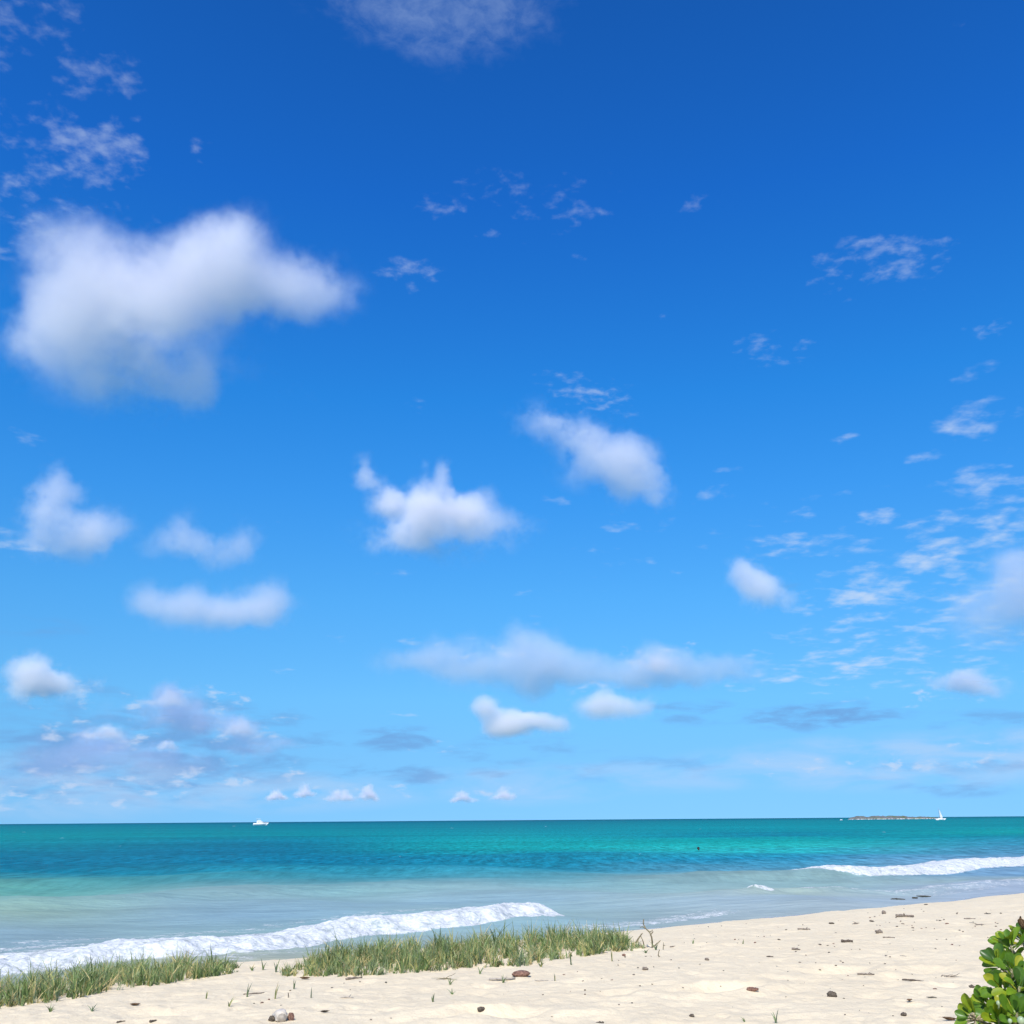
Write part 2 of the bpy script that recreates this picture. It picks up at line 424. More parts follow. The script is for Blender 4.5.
# breaker on the right
wave([(745,882.5),(800,880.5),(850,879),(900,877.5),(945,874),(990,869),(1024,867),(1120,860),(1300,846)], .36, 1.5, 2.4, (7, 6), 0, .25, 4.6, 1.0, (3.4, 400), seed=2, ff_start=(1.7, 3.4, 6.6))
# its clean unbroken shoulder
wave([(560,891),(660,886.5),(720,883.5),(780,881.3),(830,879.5)], .26, 2.2, 2.2, (9, 4), 0, 1.9, 1.2, 0, seed=3)
wave([(732,878),(745,877),(760,877),(772,877)], .12, .8, 1.2, (2, 2), 0, .3, 2.2, .55, seed=9)
# small inner wave
wave([(700,905),(750,899),(780,897),(850,893),(900,892),(960,889),(1024,885),(1150,876)], .15, .7, 1.2, (4, 6), 0, .55, 1.3, .62, (5.5, 400), seed=4)
wave([(752,897),(765,897),(778,895)], .10, .5, .8, (.8, .8), 0, 0, 1.5, 1.0, seed=5)
# long low swell where the clear water turns milky, left
wave([(-300,925),(-100,916),(0,912),(100,909),(200,903),(256,897),(360,891),(430,890),(512,888.5),(600,886)], .22, 2.4, 2.6, (8, 8), 0, 0, 0, 0, seed=6)
wave([(-300,896),(0,890),(120,884),(256,880),(420,877)], .18, 3.0, 3.5, (8, 8), 0, 0, 0, 0, seed=7)
# swash on the sand
def swash(line_px, wid, amt, seed):
    global foam
    L = np.array([on_plane(x, y, .0) for x, y in line_px])
    d, s = polyline_dist(P, L); tot = np.hypot(*np.diff(L, axis=0).T).sum()
    d = d+.35*fbm(P, .7, 4, 60+seed)
    foam = np.maximum(foam, amt*np.exp(-(np.maximum(d, 0)/wid)**2)*(d > -.4)*sst(0, 2, s)*sst(0, 2, tot-s))
swash([(540,934),(600,926),(650,921),(690,914),(730,910),(760,908)], 1.1, .62, 1)
swash([(-100,967),(0,951),(128,943),(200,938),(256,931)], .9, .62, 2)
swash([(60,974),(128,968),(200,963),(256,957),(320,949),(384,939)], .7, .42, 4)
swash([(-60,955),(60,940),(160,933),(256,926),(384,915),(512,905)], .8, .44, 5)
swash([(880,893),(960,889),(1024,884),(1150,876)], .9, .40, 3)

chop = np.zeros(len(P)); wrng = np.random.default_rng(3)
for k in range(26):
    lam = .7*1.16**k*wrng.uniform(.9, 1.1); th = R(-118+wrng.normal(0, 24)); kk = 2*math.pi/lam
    amp = .0075*lam**.85 if lam < 9 else .05
    fade = np.clip(1.5-D*(math.radians(.069))/lam*3, 0, 1)*np.clip(1.5-(D*D/CAMZ*.0035)/lam*2.2, 0, 1)
    ph = (P[:, 0]*math.cos(th)+P[:, 1]*math.sin(th))*kk+wrng.uniform(0, 6.28)+1.6*vnoise(P, .6/lam, 70+k)
    chop += amp*fade*np.sin(ph)
shel = sst(20, 45, D)*.75+.25
dls, als = polyline_dist(P, lip)
Zs += chop*shel*sst(0, 5, dls)
lump = (.022*fbm(P, 1.6, 3, 80)+.016*fbm(P, 6, 3, 81))
Zs += np.where(foam > .3, foam*lump, 0)*np.clip(70/D, 0, 1.6)*sst(.3, .8, foam)
# occasional whitecaps far out
wc = np.zeros(len(P))
for px_, py_, w__ in [(62,838,3),(24,832,2),(234,826,2.4),(452,828,2),(546,826.5,2),(884,832,2.4),(700,829,1.6),(120,846,1.6),(400,856,1.6),(640,856,1.5)]:
    c_ = on_plane(px_, py_); dd = np.hypot(*c_); ax = c_/dd
    al_ = (P-c_)@ax; ac_ = (P-c_)@np.array([ax[1], -ax[0]])
    wc = np.maximum(wc, np.exp(-(ac_/(w__*dd/F))**2-(al_/(.5*dd*dd/CAMZ/F))**2))
foam = np.maximum(foam, wc*.5)

m_sea, t, bs = mat_new('sea_water')
gp = t.new('ShaderNodeNewGeometry').outputs['Position']
seac = t.new('ShaderNodeAttribute', attribute_name='water_color').outputs['Color']
fo = t.new('ShaderNodeAttribute', attribute_name='foam').outputs['Fac']
st = t.vm('MULTIPLY', gp, (.35, 1.0, 1.0))
patch = t.noise(t.vm('MULTIPLY', gp, (.010, .045, 1)), 1.0, 6, .68)
patch2 = t.noise(t.vm('MULTIPLY', gp, (.42, .5, 1)), 1.0, 5, .66)
far = t.rng(t.vm('LENGTH', gp), 35, 75)
patch3 = t.math('ADD', t.math('MULTIPLY', t.noise(t.vm('MULTIPLY', gp, (1.0, .2, 1)), 1.0, 4, .72), .45), t.math('MULTIPLY', t.noise(t.vm('MULTIPLY', gp, (2.3, .5, 1)), 1.0, 3, .7), .55))
var0 = t.math('MULTIPLY', t.rng(patch, .3, .7, .80, 1.20, 'LINEAR'), t.rng(patch2, .3, .7, .90, 1.10, 'LINEAR'))
var = t.math('MULTIPLY', var0, t.math('ADD', 1.0, t.math('MULTIPLY', far, t.rng(patch3, .36, .64, -.52, .52, 'LINEAR'))))  # lit and dark facets of distant ripples put into the water colour
seac = t.vm('SCALE', seac, var)
lace = t.noise(gp, 3.2, 6, .66, .8); lace2 = t.noise(gp, 13.0, 3, .6)
fa = t.math('ADD', fo, t.math('MULTIPLY', t.math('SUBTRACT', lace, .5), 1.7))
fa = t.math('ADD', fa, t.math('MULTIPLY', t.math('SUBTRACT', lace2, .5), .8))
fa = t.math('MULTIPLY', t.rng(fa, .34, .92), t.rng(fo, .05, .3))
foamc = t.mix(t.rng(t.math('MULTIPLY_ADD', lace, .6, t.math('MULTIPLY', lace2, .4)), .36, .62), (.42,.46,.47,1), (.70,.715,.70,1))
t.n.remove(bs)
mo = t.n.get('Material Output')
df = t.new('ShaderNodeBsdfDiffuse'); t.put(df.inputs['Color'], t.mix(fa, seac, foamc))
gl = t.new('ShaderNodeBsdfGlossy'); gl.inputs['Roughness'].default_value = .22; gl.inputs['Color'].default_value = (1,1,1,1)
fr = t.new('ShaderNodeFresnel'); fr.inputs['IOR'].default_value = 1.33
ff = t.math('MULTIPLY', t.math('MINIMUM', t.math('MULTIPLY', fr.outputs[0], .5), .075), t.rng(fa, 0, 1, 1, .1))
mx = t.new('ShaderNodeMixShader'); t.put(mx.inputs[0], ff)
t.l.new(df.outputs[0], mx.inputs[1]); t.l.new(gl.outputs[0], mx.inputs[2]); t.l.new(mx.outputs[0], mo.inputs['Surface'])
b1 = t.new('ShaderNodeBump'); b1.inputs['Strength'].default_value = .5; b1.inputs['Distance'].default_value = .35
hh = t.math('ADD', t.math('MULTIPLY', t.noise(st, 1.3, 5, .66), 1.1), t.math('MULTIPLY', t.noise(st, .22, 3, .55), 1.6))
hh = t.math('ADD', hh, t.math('MULTIPLY', fa, t.math('ADD', t.math('MULTIPLY', lace2, .16), t.math('MULTIPLY', lace, .12))))
t.put(b1.inputs['Height'], hh)
for n_ in (df, gl, fr): t.put(n_.inputs['Normal'], b1.outputs[0])
sea = grid_mesh('sea', X, Y, Zs.reshape(X.shape), m_sea, attrs={'foam': foam.reshape(X.shape)}, colors={'water_color': COL.reshape(*X.shape, 3)})
sea['kind'] = 'structure'
def cloud_mat(name, blobs, size, dens, color, absorb, thr, amp, nscale, warp, seed, rate, soft=1.0, aniso=-0.05):
    """blobs: (centre, radii, weight) in the cloud's own space; a soft union of lobes eroded by fractal noise"""
    m = bpy.data.materials.new(name)
    m.use_nodes = True
    t = NT(m.node_tree); t.n.clear()
    out = t.new('ShaderNodeOutputMaterial')
    vol = t.new('ShaderNodeVolumePrincipled')
    t.l.new(vol.outputs[0], out.inputs['Volume'])
    p = t.new('ShaderNodeTexCoord').outputs['Object']
    ps = t.vm('ADD', p, (seed*size*7.3, seed*size*3.1, 0))
    w = t.noise(ps, 2.2/size*nscale, 4, 0.6, out=1)
    w = t.vm('SUBTRACT', w, (0.5, 0.5, 0.5))
    pw = t.vm('ADD', p, t.vm('SCALE', w, warp*size))
    acc = None
    for c, r, wt in blobs:
        d = t.vm('LENGTH', t.vm('MULTIPLY', t.vm('SUBTRACT', pw, c), (1/r[0], 1/r[1], 1/r[2])))
        v = t.math('MULTIPLY', t.rng(d, 1.0, 0.0, typ='SMOOTHSTEP'), wt)
        acc = v if acc is None else t.math('ADD', acc, v)
    nz = t.noise(ps, 2.6/size*nscale, 8, 0.68)
    acc = t.math('MINIMUM', acc, 1.0)
    e = t.math('MULTIPLY_ADD', t.math('SUBTRACT', nz, 0.5), amp, acc)
    e = t.math('SUBTRACT', e, thr)
    e = t.rng(e, 0.0, 1/soft)
    e = t.math('MULTIPLY', e, acc)
    e = t.math('MULTIPLY', e, t.math('GREATER_THAN', acc, 0.001))
    t.put(vol.inputs['Density'], t.math('MULTIPLY', e, dens))
    vol.inputs['Color'].default_value = (*color, 1)
    vol.inputs['Anisotropy'].default_value = aniso
    vol.inputs['Absorption Color'].default_value = (*absorb, 1)
    m.cycles.volume_step_rate = rate
    return m

def cloud(label, base_alt, blobs_px, tau=6.0, color=(0.98,0.98,0.98), absorb=(0,0,0), thr=0.12, amp=0.9,
          nscale=1.0, warp=0.10, seed=1, rate=0.35, soft=1.6, depth=0.9, aniso=-0.05, dist=None, group='clouds drifting over the sea'):
    """blobs_px: (px, py, rx, ry, weight) read off the photograph, set at the distance the cloud base altitude gives"""
    xs = [b[0] for b in blobs_px]; ys = [b[1]+b[3] for b in blobs_px]
    cx = (min(b[0]-b[2] for b in blobs_px)+max(b[0]+b[2] for b in blobs_px))/2
    cyy = (min(b[1]-b[3] for b in blobs_px)+max(b[1]+b[3] for b in blobs_px))/2
    d = ray(cx, cyy)
    if dist is None:
        dl = ray(cx, max(ys)); dist = base_alt/dl.z
    pos = Vector((0, 0, CAMZ)) + d*dist
    az = math.atan2(d.x, d.y)
    rot = Matrix.Rotation(-az, 3, 'Z')
    inv = rot.transposed()
    blobs = []
    for k, (px, py, rx, ry, wt) in enumerate(blobs_px):
        dd = ray(px, py)
        rd = random.Random(k*13+seed)
        off = (rd.random()-0.5)*0.4*rx/F*dist
        q = inv @ (dd*(dist/dd.dot(d)) + Vector((0, 0, CAMZ)) - pos)
        q.y += off
        sx = rx/F*dist; sz = ry/F*dist
        blobs.append((tuple(q), (sx, depth*(sx+sz)/2, sz), wt))
    size = sum(2*max(b[1]) for b in blobs)/len(blobs)
    # hull
    bm = bmesh.new()
    for c, r, wt in blobs:
        s = bmesh.ops.create_icosphere(bm, subdivisions=3, radius=1.0)
        g = 1.0+0.02
        bmesh.ops.transform(bm, matrix=Matrix.Translation(c) @ Matrix.Diagonal((r[0]*g+warp*size*.25, r[1]*g+warp*size*.25, r[2]*g+warp*size*.25, 1)), verts=s['verts'])
    me = bpy.data.meshes.new('cloud'); bm.to_mesh(me); bm.free()
    o = bpy.data.objects.new('cloud', me); C.objects.link(o)
    mod = o.modifiers.new('r', 'REMESH'); mod.mode = 'VOXEL'; mod.voxel_size = size/16
    dg = bpy.context.evaluated_depsgraph_get()
    me2 = bpy.data.meshes.new_from_object(o.evaluated_get(dg))
    o.modifiers.clear(); o.data = me2; bpy.data.meshes.remove(me); me2.name = 'cloud'
    me2.materials.clear()
    path = 2*sum(b[1][1] for b in blobs)/len(blobs)
    me2.materials.append(cloud_mat('cloud_vapour', blobs, size, tau/path*2, color, absorb, thr, amp, nscale, warp, seed, rate, soft, aniso))
    o.location = pos; o.rotation_euler = rot.to_euler()
    o['label'] = label; o['category'] = 'cloud'; o['group'] = group
    return o

cloud('large bright white puffy cloud with ragged trailing underside, biggest in the sky', 650,
      [(74,264,78,54,.66),(222,256,70,60,.95),(180,284,118,56,.85),(318,286,64,52,.62),(265,292,70,46,.65),(110,352,140,78,.40),(165,362,110,58,.20),(40,330,66,60,.42),(200,384,34,60,.46),(128,385,85,48,.38),(282,376,36,46,.24),(100,310,100,56,.55)],
      tau=2.5, depth=1.1, seed=1, thr=.12, amp=3.0, soft=1.7, warp=.26, color=(1,.98,.995), rate=.16)
cloud('white cloud with a curled horn at its left end over the middle of the sea', 650,
      [(366,475,20,30,.75),(385,500,30,30,.8),(425,512,58,42,1.0),(445,478,14,30,.6),(470,510,40,40,.85),(400,540,70,26,.5),(505,530,60,28,.36),(422,465,12,18,.3),(450,545,80,26,.3)],
      tau=2.30, seed=2, thr=.1, amp=3.2, soft=1.6, color=(1,.98,.995), warp=.22)
cloud('soft slanting white cloud right of the cloud with a curled horn', 650,
      [(540,420,48,26,.55),(572,434,52,32,.7),(605,452,56,38,.75),(635,465,44,40,.85),(655,490,34,34,.7),(622,490,40,28,.55),(598,470,60,30,.3)], tau=1.35, seed=3, thr=.1, amp=3.0, soft=2.0, color=(1,.98,.995), warp=.30)
cloud('soft white cloud with an upright knob at the left edge of the sky', 650,
      [(45,505,34,44,.85),(62,480,18,26,.5),(75,495,26,18,.4),(92,535,52,40,.8),(40,545,40,30,.35),(70,545,60,26,.35)], tau=1.35, seed=4, thr=.1, amp=3.2, soft=1.6, color=(1,.98,.995), warp=.22)
cloud('faint twin-lobed cloud above the long pale two-humped cloud', 650,
      [(185,532,32,34,.66),(212,552,38,32,.66),(244,546,28,38,.6),(165,545,40,26,.36)], tau=0.90, seed=5, thr=.08, amp=3.2, soft=1.6, color=(1,.98,.995), warp=.22)
cloud('long pale cloud with two rounded humps on the left of the sky', 650,
      [(158,604,50,32,.8),(205,610,52,28,.62),(264,607,52,34,.88),(192,594,26,26,.45),(230,614,70,24,.5)], tau=1.23, seed=6, thr=.1, amp=3.2, soft=1.6, color=(1,.98,.995), warp=.22)
cloud('small bright white puff low at the left edge with a grey tail on its right', 650,
      [(28,678,30,34,1.0),(50,680,28,26,.8),(72,688,34,24,.35),(98,684,14,18,.4)], tau=2.30, seed=7, thr=.1, amp=3.2, soft=1.9)
cloud('small white wedge cloud alone right of centre of the sky', 650,
      [(740,572,24,26,.8),(765,592,36,28,.85),(755,580,30,26,.6),(785,605,26,18,.4)], tau=1.23, seed=8, thr=.1, amp=3.2, soft=1.6, color=(1,.98,.995), warp=.22)
cloud('bright white cloud with two bumps below the long grey cloud bank', 650,
      [(486,708,22,20,.95),(510,722,36,20,1.0),(535,716,24,16,.8),(552,724,30,14,.7),(500,728,36,14,.6)], tau=2.59, seed=9, thr=.1, amp=3.2, soft=1.9)
cloud('small white domed cloud right of the bright two-bumped cloud', 650,
      [(607,703,34,24,.95),(630,708,40,20,.5),(660,706,30,16,.22),(590,708,24,18,.6)], tau=1.87, seed=10, thr=.1, amp=3.2, soft=1.9)
grey = dict(color=(.50,.58,.76), absorb=(0,0,0), thr=.06, amp=1.7, soft=1.6, warp=.30, nscale=1.6)  # grey clouds: their shade and distance haze are put into the scatter colour
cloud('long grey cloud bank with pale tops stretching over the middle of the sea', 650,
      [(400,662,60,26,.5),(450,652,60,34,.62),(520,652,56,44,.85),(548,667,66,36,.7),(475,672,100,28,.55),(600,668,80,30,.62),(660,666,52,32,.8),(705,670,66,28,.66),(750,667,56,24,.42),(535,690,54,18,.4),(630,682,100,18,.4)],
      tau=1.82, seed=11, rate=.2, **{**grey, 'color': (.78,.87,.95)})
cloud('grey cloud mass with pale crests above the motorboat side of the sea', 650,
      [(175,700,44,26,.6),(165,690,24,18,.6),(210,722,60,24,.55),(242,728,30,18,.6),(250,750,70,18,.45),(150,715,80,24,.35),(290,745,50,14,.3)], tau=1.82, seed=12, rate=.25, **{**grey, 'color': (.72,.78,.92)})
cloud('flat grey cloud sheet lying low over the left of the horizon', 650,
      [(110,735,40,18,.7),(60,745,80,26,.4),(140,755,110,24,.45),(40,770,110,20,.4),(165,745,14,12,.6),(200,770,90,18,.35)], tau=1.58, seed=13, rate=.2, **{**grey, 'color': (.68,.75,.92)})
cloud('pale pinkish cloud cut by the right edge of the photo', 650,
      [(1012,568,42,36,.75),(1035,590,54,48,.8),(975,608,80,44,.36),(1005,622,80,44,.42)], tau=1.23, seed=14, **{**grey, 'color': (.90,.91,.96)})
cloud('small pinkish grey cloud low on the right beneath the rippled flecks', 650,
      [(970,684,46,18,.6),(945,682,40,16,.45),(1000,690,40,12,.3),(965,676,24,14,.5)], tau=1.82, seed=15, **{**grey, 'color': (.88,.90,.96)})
for i_, (px, py, rx, ry, lab) in enumerate([(105,733,26,12,'white crest of cloud on top of the flat grey sheet at left'),(168,744,12,9,'small white cloud bead right of the white crest on the grey sheet'),
        (172,698,20,14,'white tuft on the left shoulder of the grey cloud mass'),(240,727,22,15,'white tuft at the right end of the grey cloud mass'),(655,662,26,18,'pale dome standing on the right part of the long grey bank')]):
    cloud(lab, 650, [(px,py,rx,ry,.9),(px+rx*.6,py+ry*.5,rx*.8,ry*.7,.6),(px-rx*.7,py+ry*.4,rx*.7,ry*.6,.5)], tau=1.44, seed=40+i_, thr=.1, amp=2.6, soft=1.2, rate=.4, warp=.3, color=(1,.98,.995), dist=4200)
k = 20
for px, py, rx, ry, lab in [(276,794,11,9,'tiny white cloud puff on the horizon just right of the motorboat'),(305,790,11,10,'tiny white horizon puff, second from the motorboat'),
                   (340,795,16,9,'wide tiny horizon puff between two narrower ones'),(368,792,12,12,'tall tiny horizon puff, fourth from the motorboat'),
                   (463,796,15,8,'tiny flat horizon puff under the bright two-bumped cloud'),(503,793,14,9,'tiny horizon puff nearest the middle of the horizon')]:
    k += 1
    cloud(lab, 650, [(px,py,rx,ry*1.1,.8),(px+rx*.6,py+ry*.45,rx*.8,ry*.6,.6),(px-rx*.6,py+ry*.5,rx*.8,ry*.5,.6)], tau=2.8, seed=k, thr=.12, amp=2.6, soft=1.3, rate=.35, warp=.35, color=(1,.98,.995), group='small puffs along the horizon')
# ------------------------------------------------------------------ object helpers
def simple_mat(name, col, rough=.8, var=.25, scale=40, spec=.3, bump=.0, attr=None, transl=0.0):
    m, t, bs = mat_new(name)
    g = t.new('ShaderNodeTexCoord').outputs['Object']
    n = t.noise(g, scale, 4, .6)
    if attr:
        base = t.new('ShaderNodeAttribute', attribute_name=attr).outputs['Color']
    else:
        base = tuple(col)+(1,)
    if attr: c = t.vm('SCALE', base, t.rng(n, .3, .7, 1-var, 1+var))
    else: c = t.mix(t.rng(n, .3, .7), tuple(x*(1-var) for x in col)+(1,), tuple(min(x*(1+var), .95) for x in col)+(1,))
    t.put(bs.inputs['Base Color'], c)
    bs.inputs['Roughness'].default_value = rough
    bs.inputs['Specular IOR Level'].default_value = spec
    if bump:
        b = t.new('ShaderNodeBump'); b.inputs['Strength'].default_value = bump; b.inputs['Distance'].default_value = .01
        t.put(b.inputs['Height'], n); t.put(bs.inputs['Normal'], b.outputs[0])
    if transl:
        tr = t.new('ShaderNodeBsdfTranslucent'); t.put(tr.inputs['Color'], c)
        mx = t.new('ShaderNodeMixShader'); mx.inputs[0].default_value = transl
        mo = t.n.get('Material Output')
        t.l.new(bs.outputs[0], mx.inputs[1]); t.l.new(tr.outputs[0], mx.inputs[2]); t.l.new(mx.outputs[0], mo.inputs['Surface'])
    return m

def mesh_obj(name, bm, mats, parent=None, smooth=True):
    me = bpy.data.meshes.new(name); bm.to_mesh(me); bm.free()
    for m in (mats if isinstance(mats, (list, tuple)) else [mats]): me.materials.append(m)
    if smooth: me.polygons.foreach_set('use_smooth', np.ones(len(me.polygons), bool))
    o = bpy.data.objects.new(name, me); C.objects.link(o)
    if parent is not None: o.parent = parent
    return o
def tag(o, label, cat, group=None, kind=None):
    o['label'] = label; o['category'] = cat
    if group: o['group'] = group
    if kind: o['kind'] = kind
    return o
def empty(name, loc, rz=0.0):
    o = bpy.data.objects.new(name, None); C.objects.link(o); o.location = loc; o.rotation_euler = (0, 0, rz); return o

def tube(bm, pts, radii, seg=8, cap=True, squash=1.0):
    pts = [Vector(p) for p in pts]; rings = []
    up = Vector((0, 0, 1))
    for i, p in enumerate(pts):
        tdir = (pts[min(i+1, len(pts)-1)]-pts[max(i-1, 0)]).normalized()
        s_ = tdir.cross(up)
        if s_.length < 1e-3: s_ = tdir.cross(Vector((1, 0, 0)))
        s_.normalize(); n_ = s_.cross(tdir)
        r_ = radii[i] if hasattr(radii, '__len__') else radii
        rings.append([bm.verts.new(p+(s_*math.cos(2*math.pi*k/seg)+n_*squash*math.sin(2*math.pi*k/seg))*r_) for k in range(seg)])
    for a, b in zip(rings[:-1], rings[1:]):
        for k in range(seg): bm.faces.new((a[k], a[(k+1) % seg], b[(k+1) % seg], b[k]))
    if cap:
        bm.faces.new(rings[0][::-1]); bm.faces.new(rings[-1])
    return rings

def lump_bm(sx, sy, sz, seed, amt=.25, sub=3):
    bm = bmesh.new(); bmesh.ops.create_icosphere(bm, subdivisions=sub, radius=1)
    for v in bm.verts:
        n = mnoise.noise(v.co*1.6+Vector((seed*3.7, seed, 0)))*amt+mnoise.noise(v.co*4+Vector((seed, 0, seed)))*amt*.45
        v.co *= 1+n
        v.co.x *= sx; v.co.y *= sy; v.co.z *= sz
    return bm

def mpp(p): return (p-Vector((0, 0, CAMZ))).length/F        # metres one photo pixel spans there

# ------------------------------------------------------------------ grass
m_grass = simple_mat('grass_blades', (.1, .17, .05), rough=.6, var=.15, scale=20, attr='blade_color', transl=.3)
PAL = [(.085,.135,.045), (.135,.205,.065), (.20,.27,.115), (.235,.29,.155), (.38,.37,.15), (.50,.42,.22), (.10,.14,.085)]
def blades(roots, heights, name, seed, wts=(2.5, 3.5, 4, 3.5, 2.4, 1.8, 1.2)):
    r = random.Random(seed); V = []; Fc = []; Cc = []
    for (x, y, z), h in zip(roots, heights):
        base = r.choices(PAL, wts)[0]
        tuft_lean = r.uniform(0, 6.28)
        for b in range(r.randint(4, 8)):
            L = h*r.uniform(.45, 1.1); a = tuft_lean+r.gauss(0, 1.3); lean = r.uniform(.05, .95); w = r.uniform(.004, .0095)
            col = base if r.random() < .75 else r.choices(PAL, wts)[0]
            k_ = r.uniform(.8, 1.2)
            if b == 0 and r.random() < .5: col = PAL[5]; L *= .6; lean = r.uniform(.8, 1.5)
            ox, oy = r.gauss(0, .018), r.gauss(0, .018)
            side = Vector((-math.sin(a), math.cos(a), 0))
            fa_ = r.uniform(0, 3.14); side = Vector((math.cos(fa_), math.sin(fa_), 0))
            n = 4; i0 = len(V)
            for s in range(n+1):
                u = s/n
                out = lean*L*u**1.8; up = L*u*(1-.35*lean*u)
                c = Vector((x+ox+math.cos(a)*out, y+oy+math.sin(a)*out, z-.015+up))
                ww = w*(1-u**1.6)+.0008
                V.append(c-side*ww); V.append(c+side*ww)
                tip = u*.25
                Cc += [(col[0]*k_*(1+tip), col[1]*k_*(1+tip*.8), col[2]*k_)]*2
            for s in range(n): q = i0+2*s; Fc.append((q, q+1, q+3, q+2))
    me = bpy.data.meshes.new(name)
    me.from_pydata([tuple(v) for v in V], [], Fc); me.update()
    at = me.attributes.new('blade_color', 'FLOAT_COLOR', 'POINT')
    at.data.foreach_set('color', np.concatenate([np.array(Cc), np.ones((len(Cc), 1))], 1).ravel().astype(np.float32))
    me.materials.append(m_grass)
    o = bpy.data.objects.new(name, me); C.objects.link(o)
    return o
def patch_grass(front, rear, n, hfun, name, seed, label):
    r = random.Random(seed); roots = []; hs = []
    fx, fy = zip(*front); rx, ry = zip(*rear)
    x0, x1 = min(fx), max(fx)
    while len(roots) < n:
        px = r.uniform(x0, x1)
        f = np.interp(px, fx, fy); b = np.interp(px, rx, ry)
        v = r.betavariate(1.1, 1.0)
        py = f+(b-f)*v
        cl = mnoise.noise(Vector((px*.055, py*.12, seed)))+.5*mnoise.noise(Vector((px*.15, py*.3, seed+5)))
        edge = min(1, (px-x0)/25, (x1-px)/25)
        if r.random() > .55+.85*cl or r.random() > .25+.75*edge: continue
        g = on_ground(px, py)
        roots.append((g.x, g.y, g.z)); hs.append(hfun(px, v)*1.12*(r.uniform(.5, 1.15) if r.random() < .85 else r.uniform(1.1, 1.5))*(.45+.55*edge)*(1+.35*cl))
    o = blades(roots, hs, name, seed)
    return tag(o, label, 'grass', 'beach grass strips', 'stuff')
patch_grass([(-60,1012),(0,1008),(40,1005),(70,1000),(105,992),(150,987),(190,980),(238,973)],
            [(-60,993),(0,985),(60,980),(120,974),(180,968),(238,966)], 1150, lambda px, v: (.17+.10*v)*(1.1-.2*(px > 200)), 'beach_grass', 1,
            'low strip of green beach grass at the bottom left of the sand')
patch_grass([(283,977),(300,976),(345,977),(378,975),(430,972),(470,968),(530,966),(555,961),(600,954),(645,949)],
            [(283,972),(300,966),(340,959),(400,951),(450,947),(520,941),(560,938),(600,938),(645,946)], 1950, lambda px, v: (.15+.12*v)*(1 if px < 600 else .85)*(.8 if px < 330 else 1), 'beach_grass', 2,
            'long bank of green and straw beach grass in the middle of the sand')

m_straw = simple_mat('dry_stalk', (.20, .17, .10), rough=.85, var=.3, scale=30)
def sprig(px, py, h_px, nb, spread, seed, label, green=True):
    g = on_ground(px, py); k = mpp(g); h = h_px*k
    r = random.Random(seed)
    V = []; roots = []
    w = (2, 3, 3, 2, 1, .5, 3) if green else (0, 0, .5, 1, 1.5, 3, 2)
    o = None
    Vv = []; Fc = []; Cc = []
    for b in range(nb):
        L = h*(1 if b == 0 else r.uniform(.45, .95)); a = r.uniform(0, 6.28); lean = spread*r.uniform(.1, 1.0)
        col = r.choices(PAL, w)[0]; wd = max(.004, .55*k); sd_ = Vector((1, r.uniform(-.4, .4), 0)).normalized(); i0 = len(Vv)
        for s in range(5):
            u = s/4; c = Vector((math.cos(a)*lean*L*u**1.5, math.sin(a)*lean*L*u**1.5*.6, -.01+L*u*(1-.4*min(lean, 1.4)*u)))
            ww = wd*(1-u**1.5)+.0008
            Vv += [c-sd_*ww, c+sd_*ww]; Cc += [col, col]
        for s in range(4): q = i0+2*s; Fc.append((q, q+1, q+3, q+2))
    me = bpy.data.meshes.new('grass_shoot'); me.from_pydata([tuple(v) for v in Vv], [], Fc)
    at = me.attributes.new('blade_color', 'FLOAT_COLOR', 'POINT')
    at.data.foreach_set('color', np.concatenate([np.array(Cc), np.ones((len(Cc), 1))], 1).ravel().astype(np.float32))
    me.materials.append(m_grass)
    o = bpy.data.objects.new('grass_shoot', me); C.objects.link(o); o.location = g
    return tag(o, label, 'grass shoot', 'loose grass shoots on the sand')
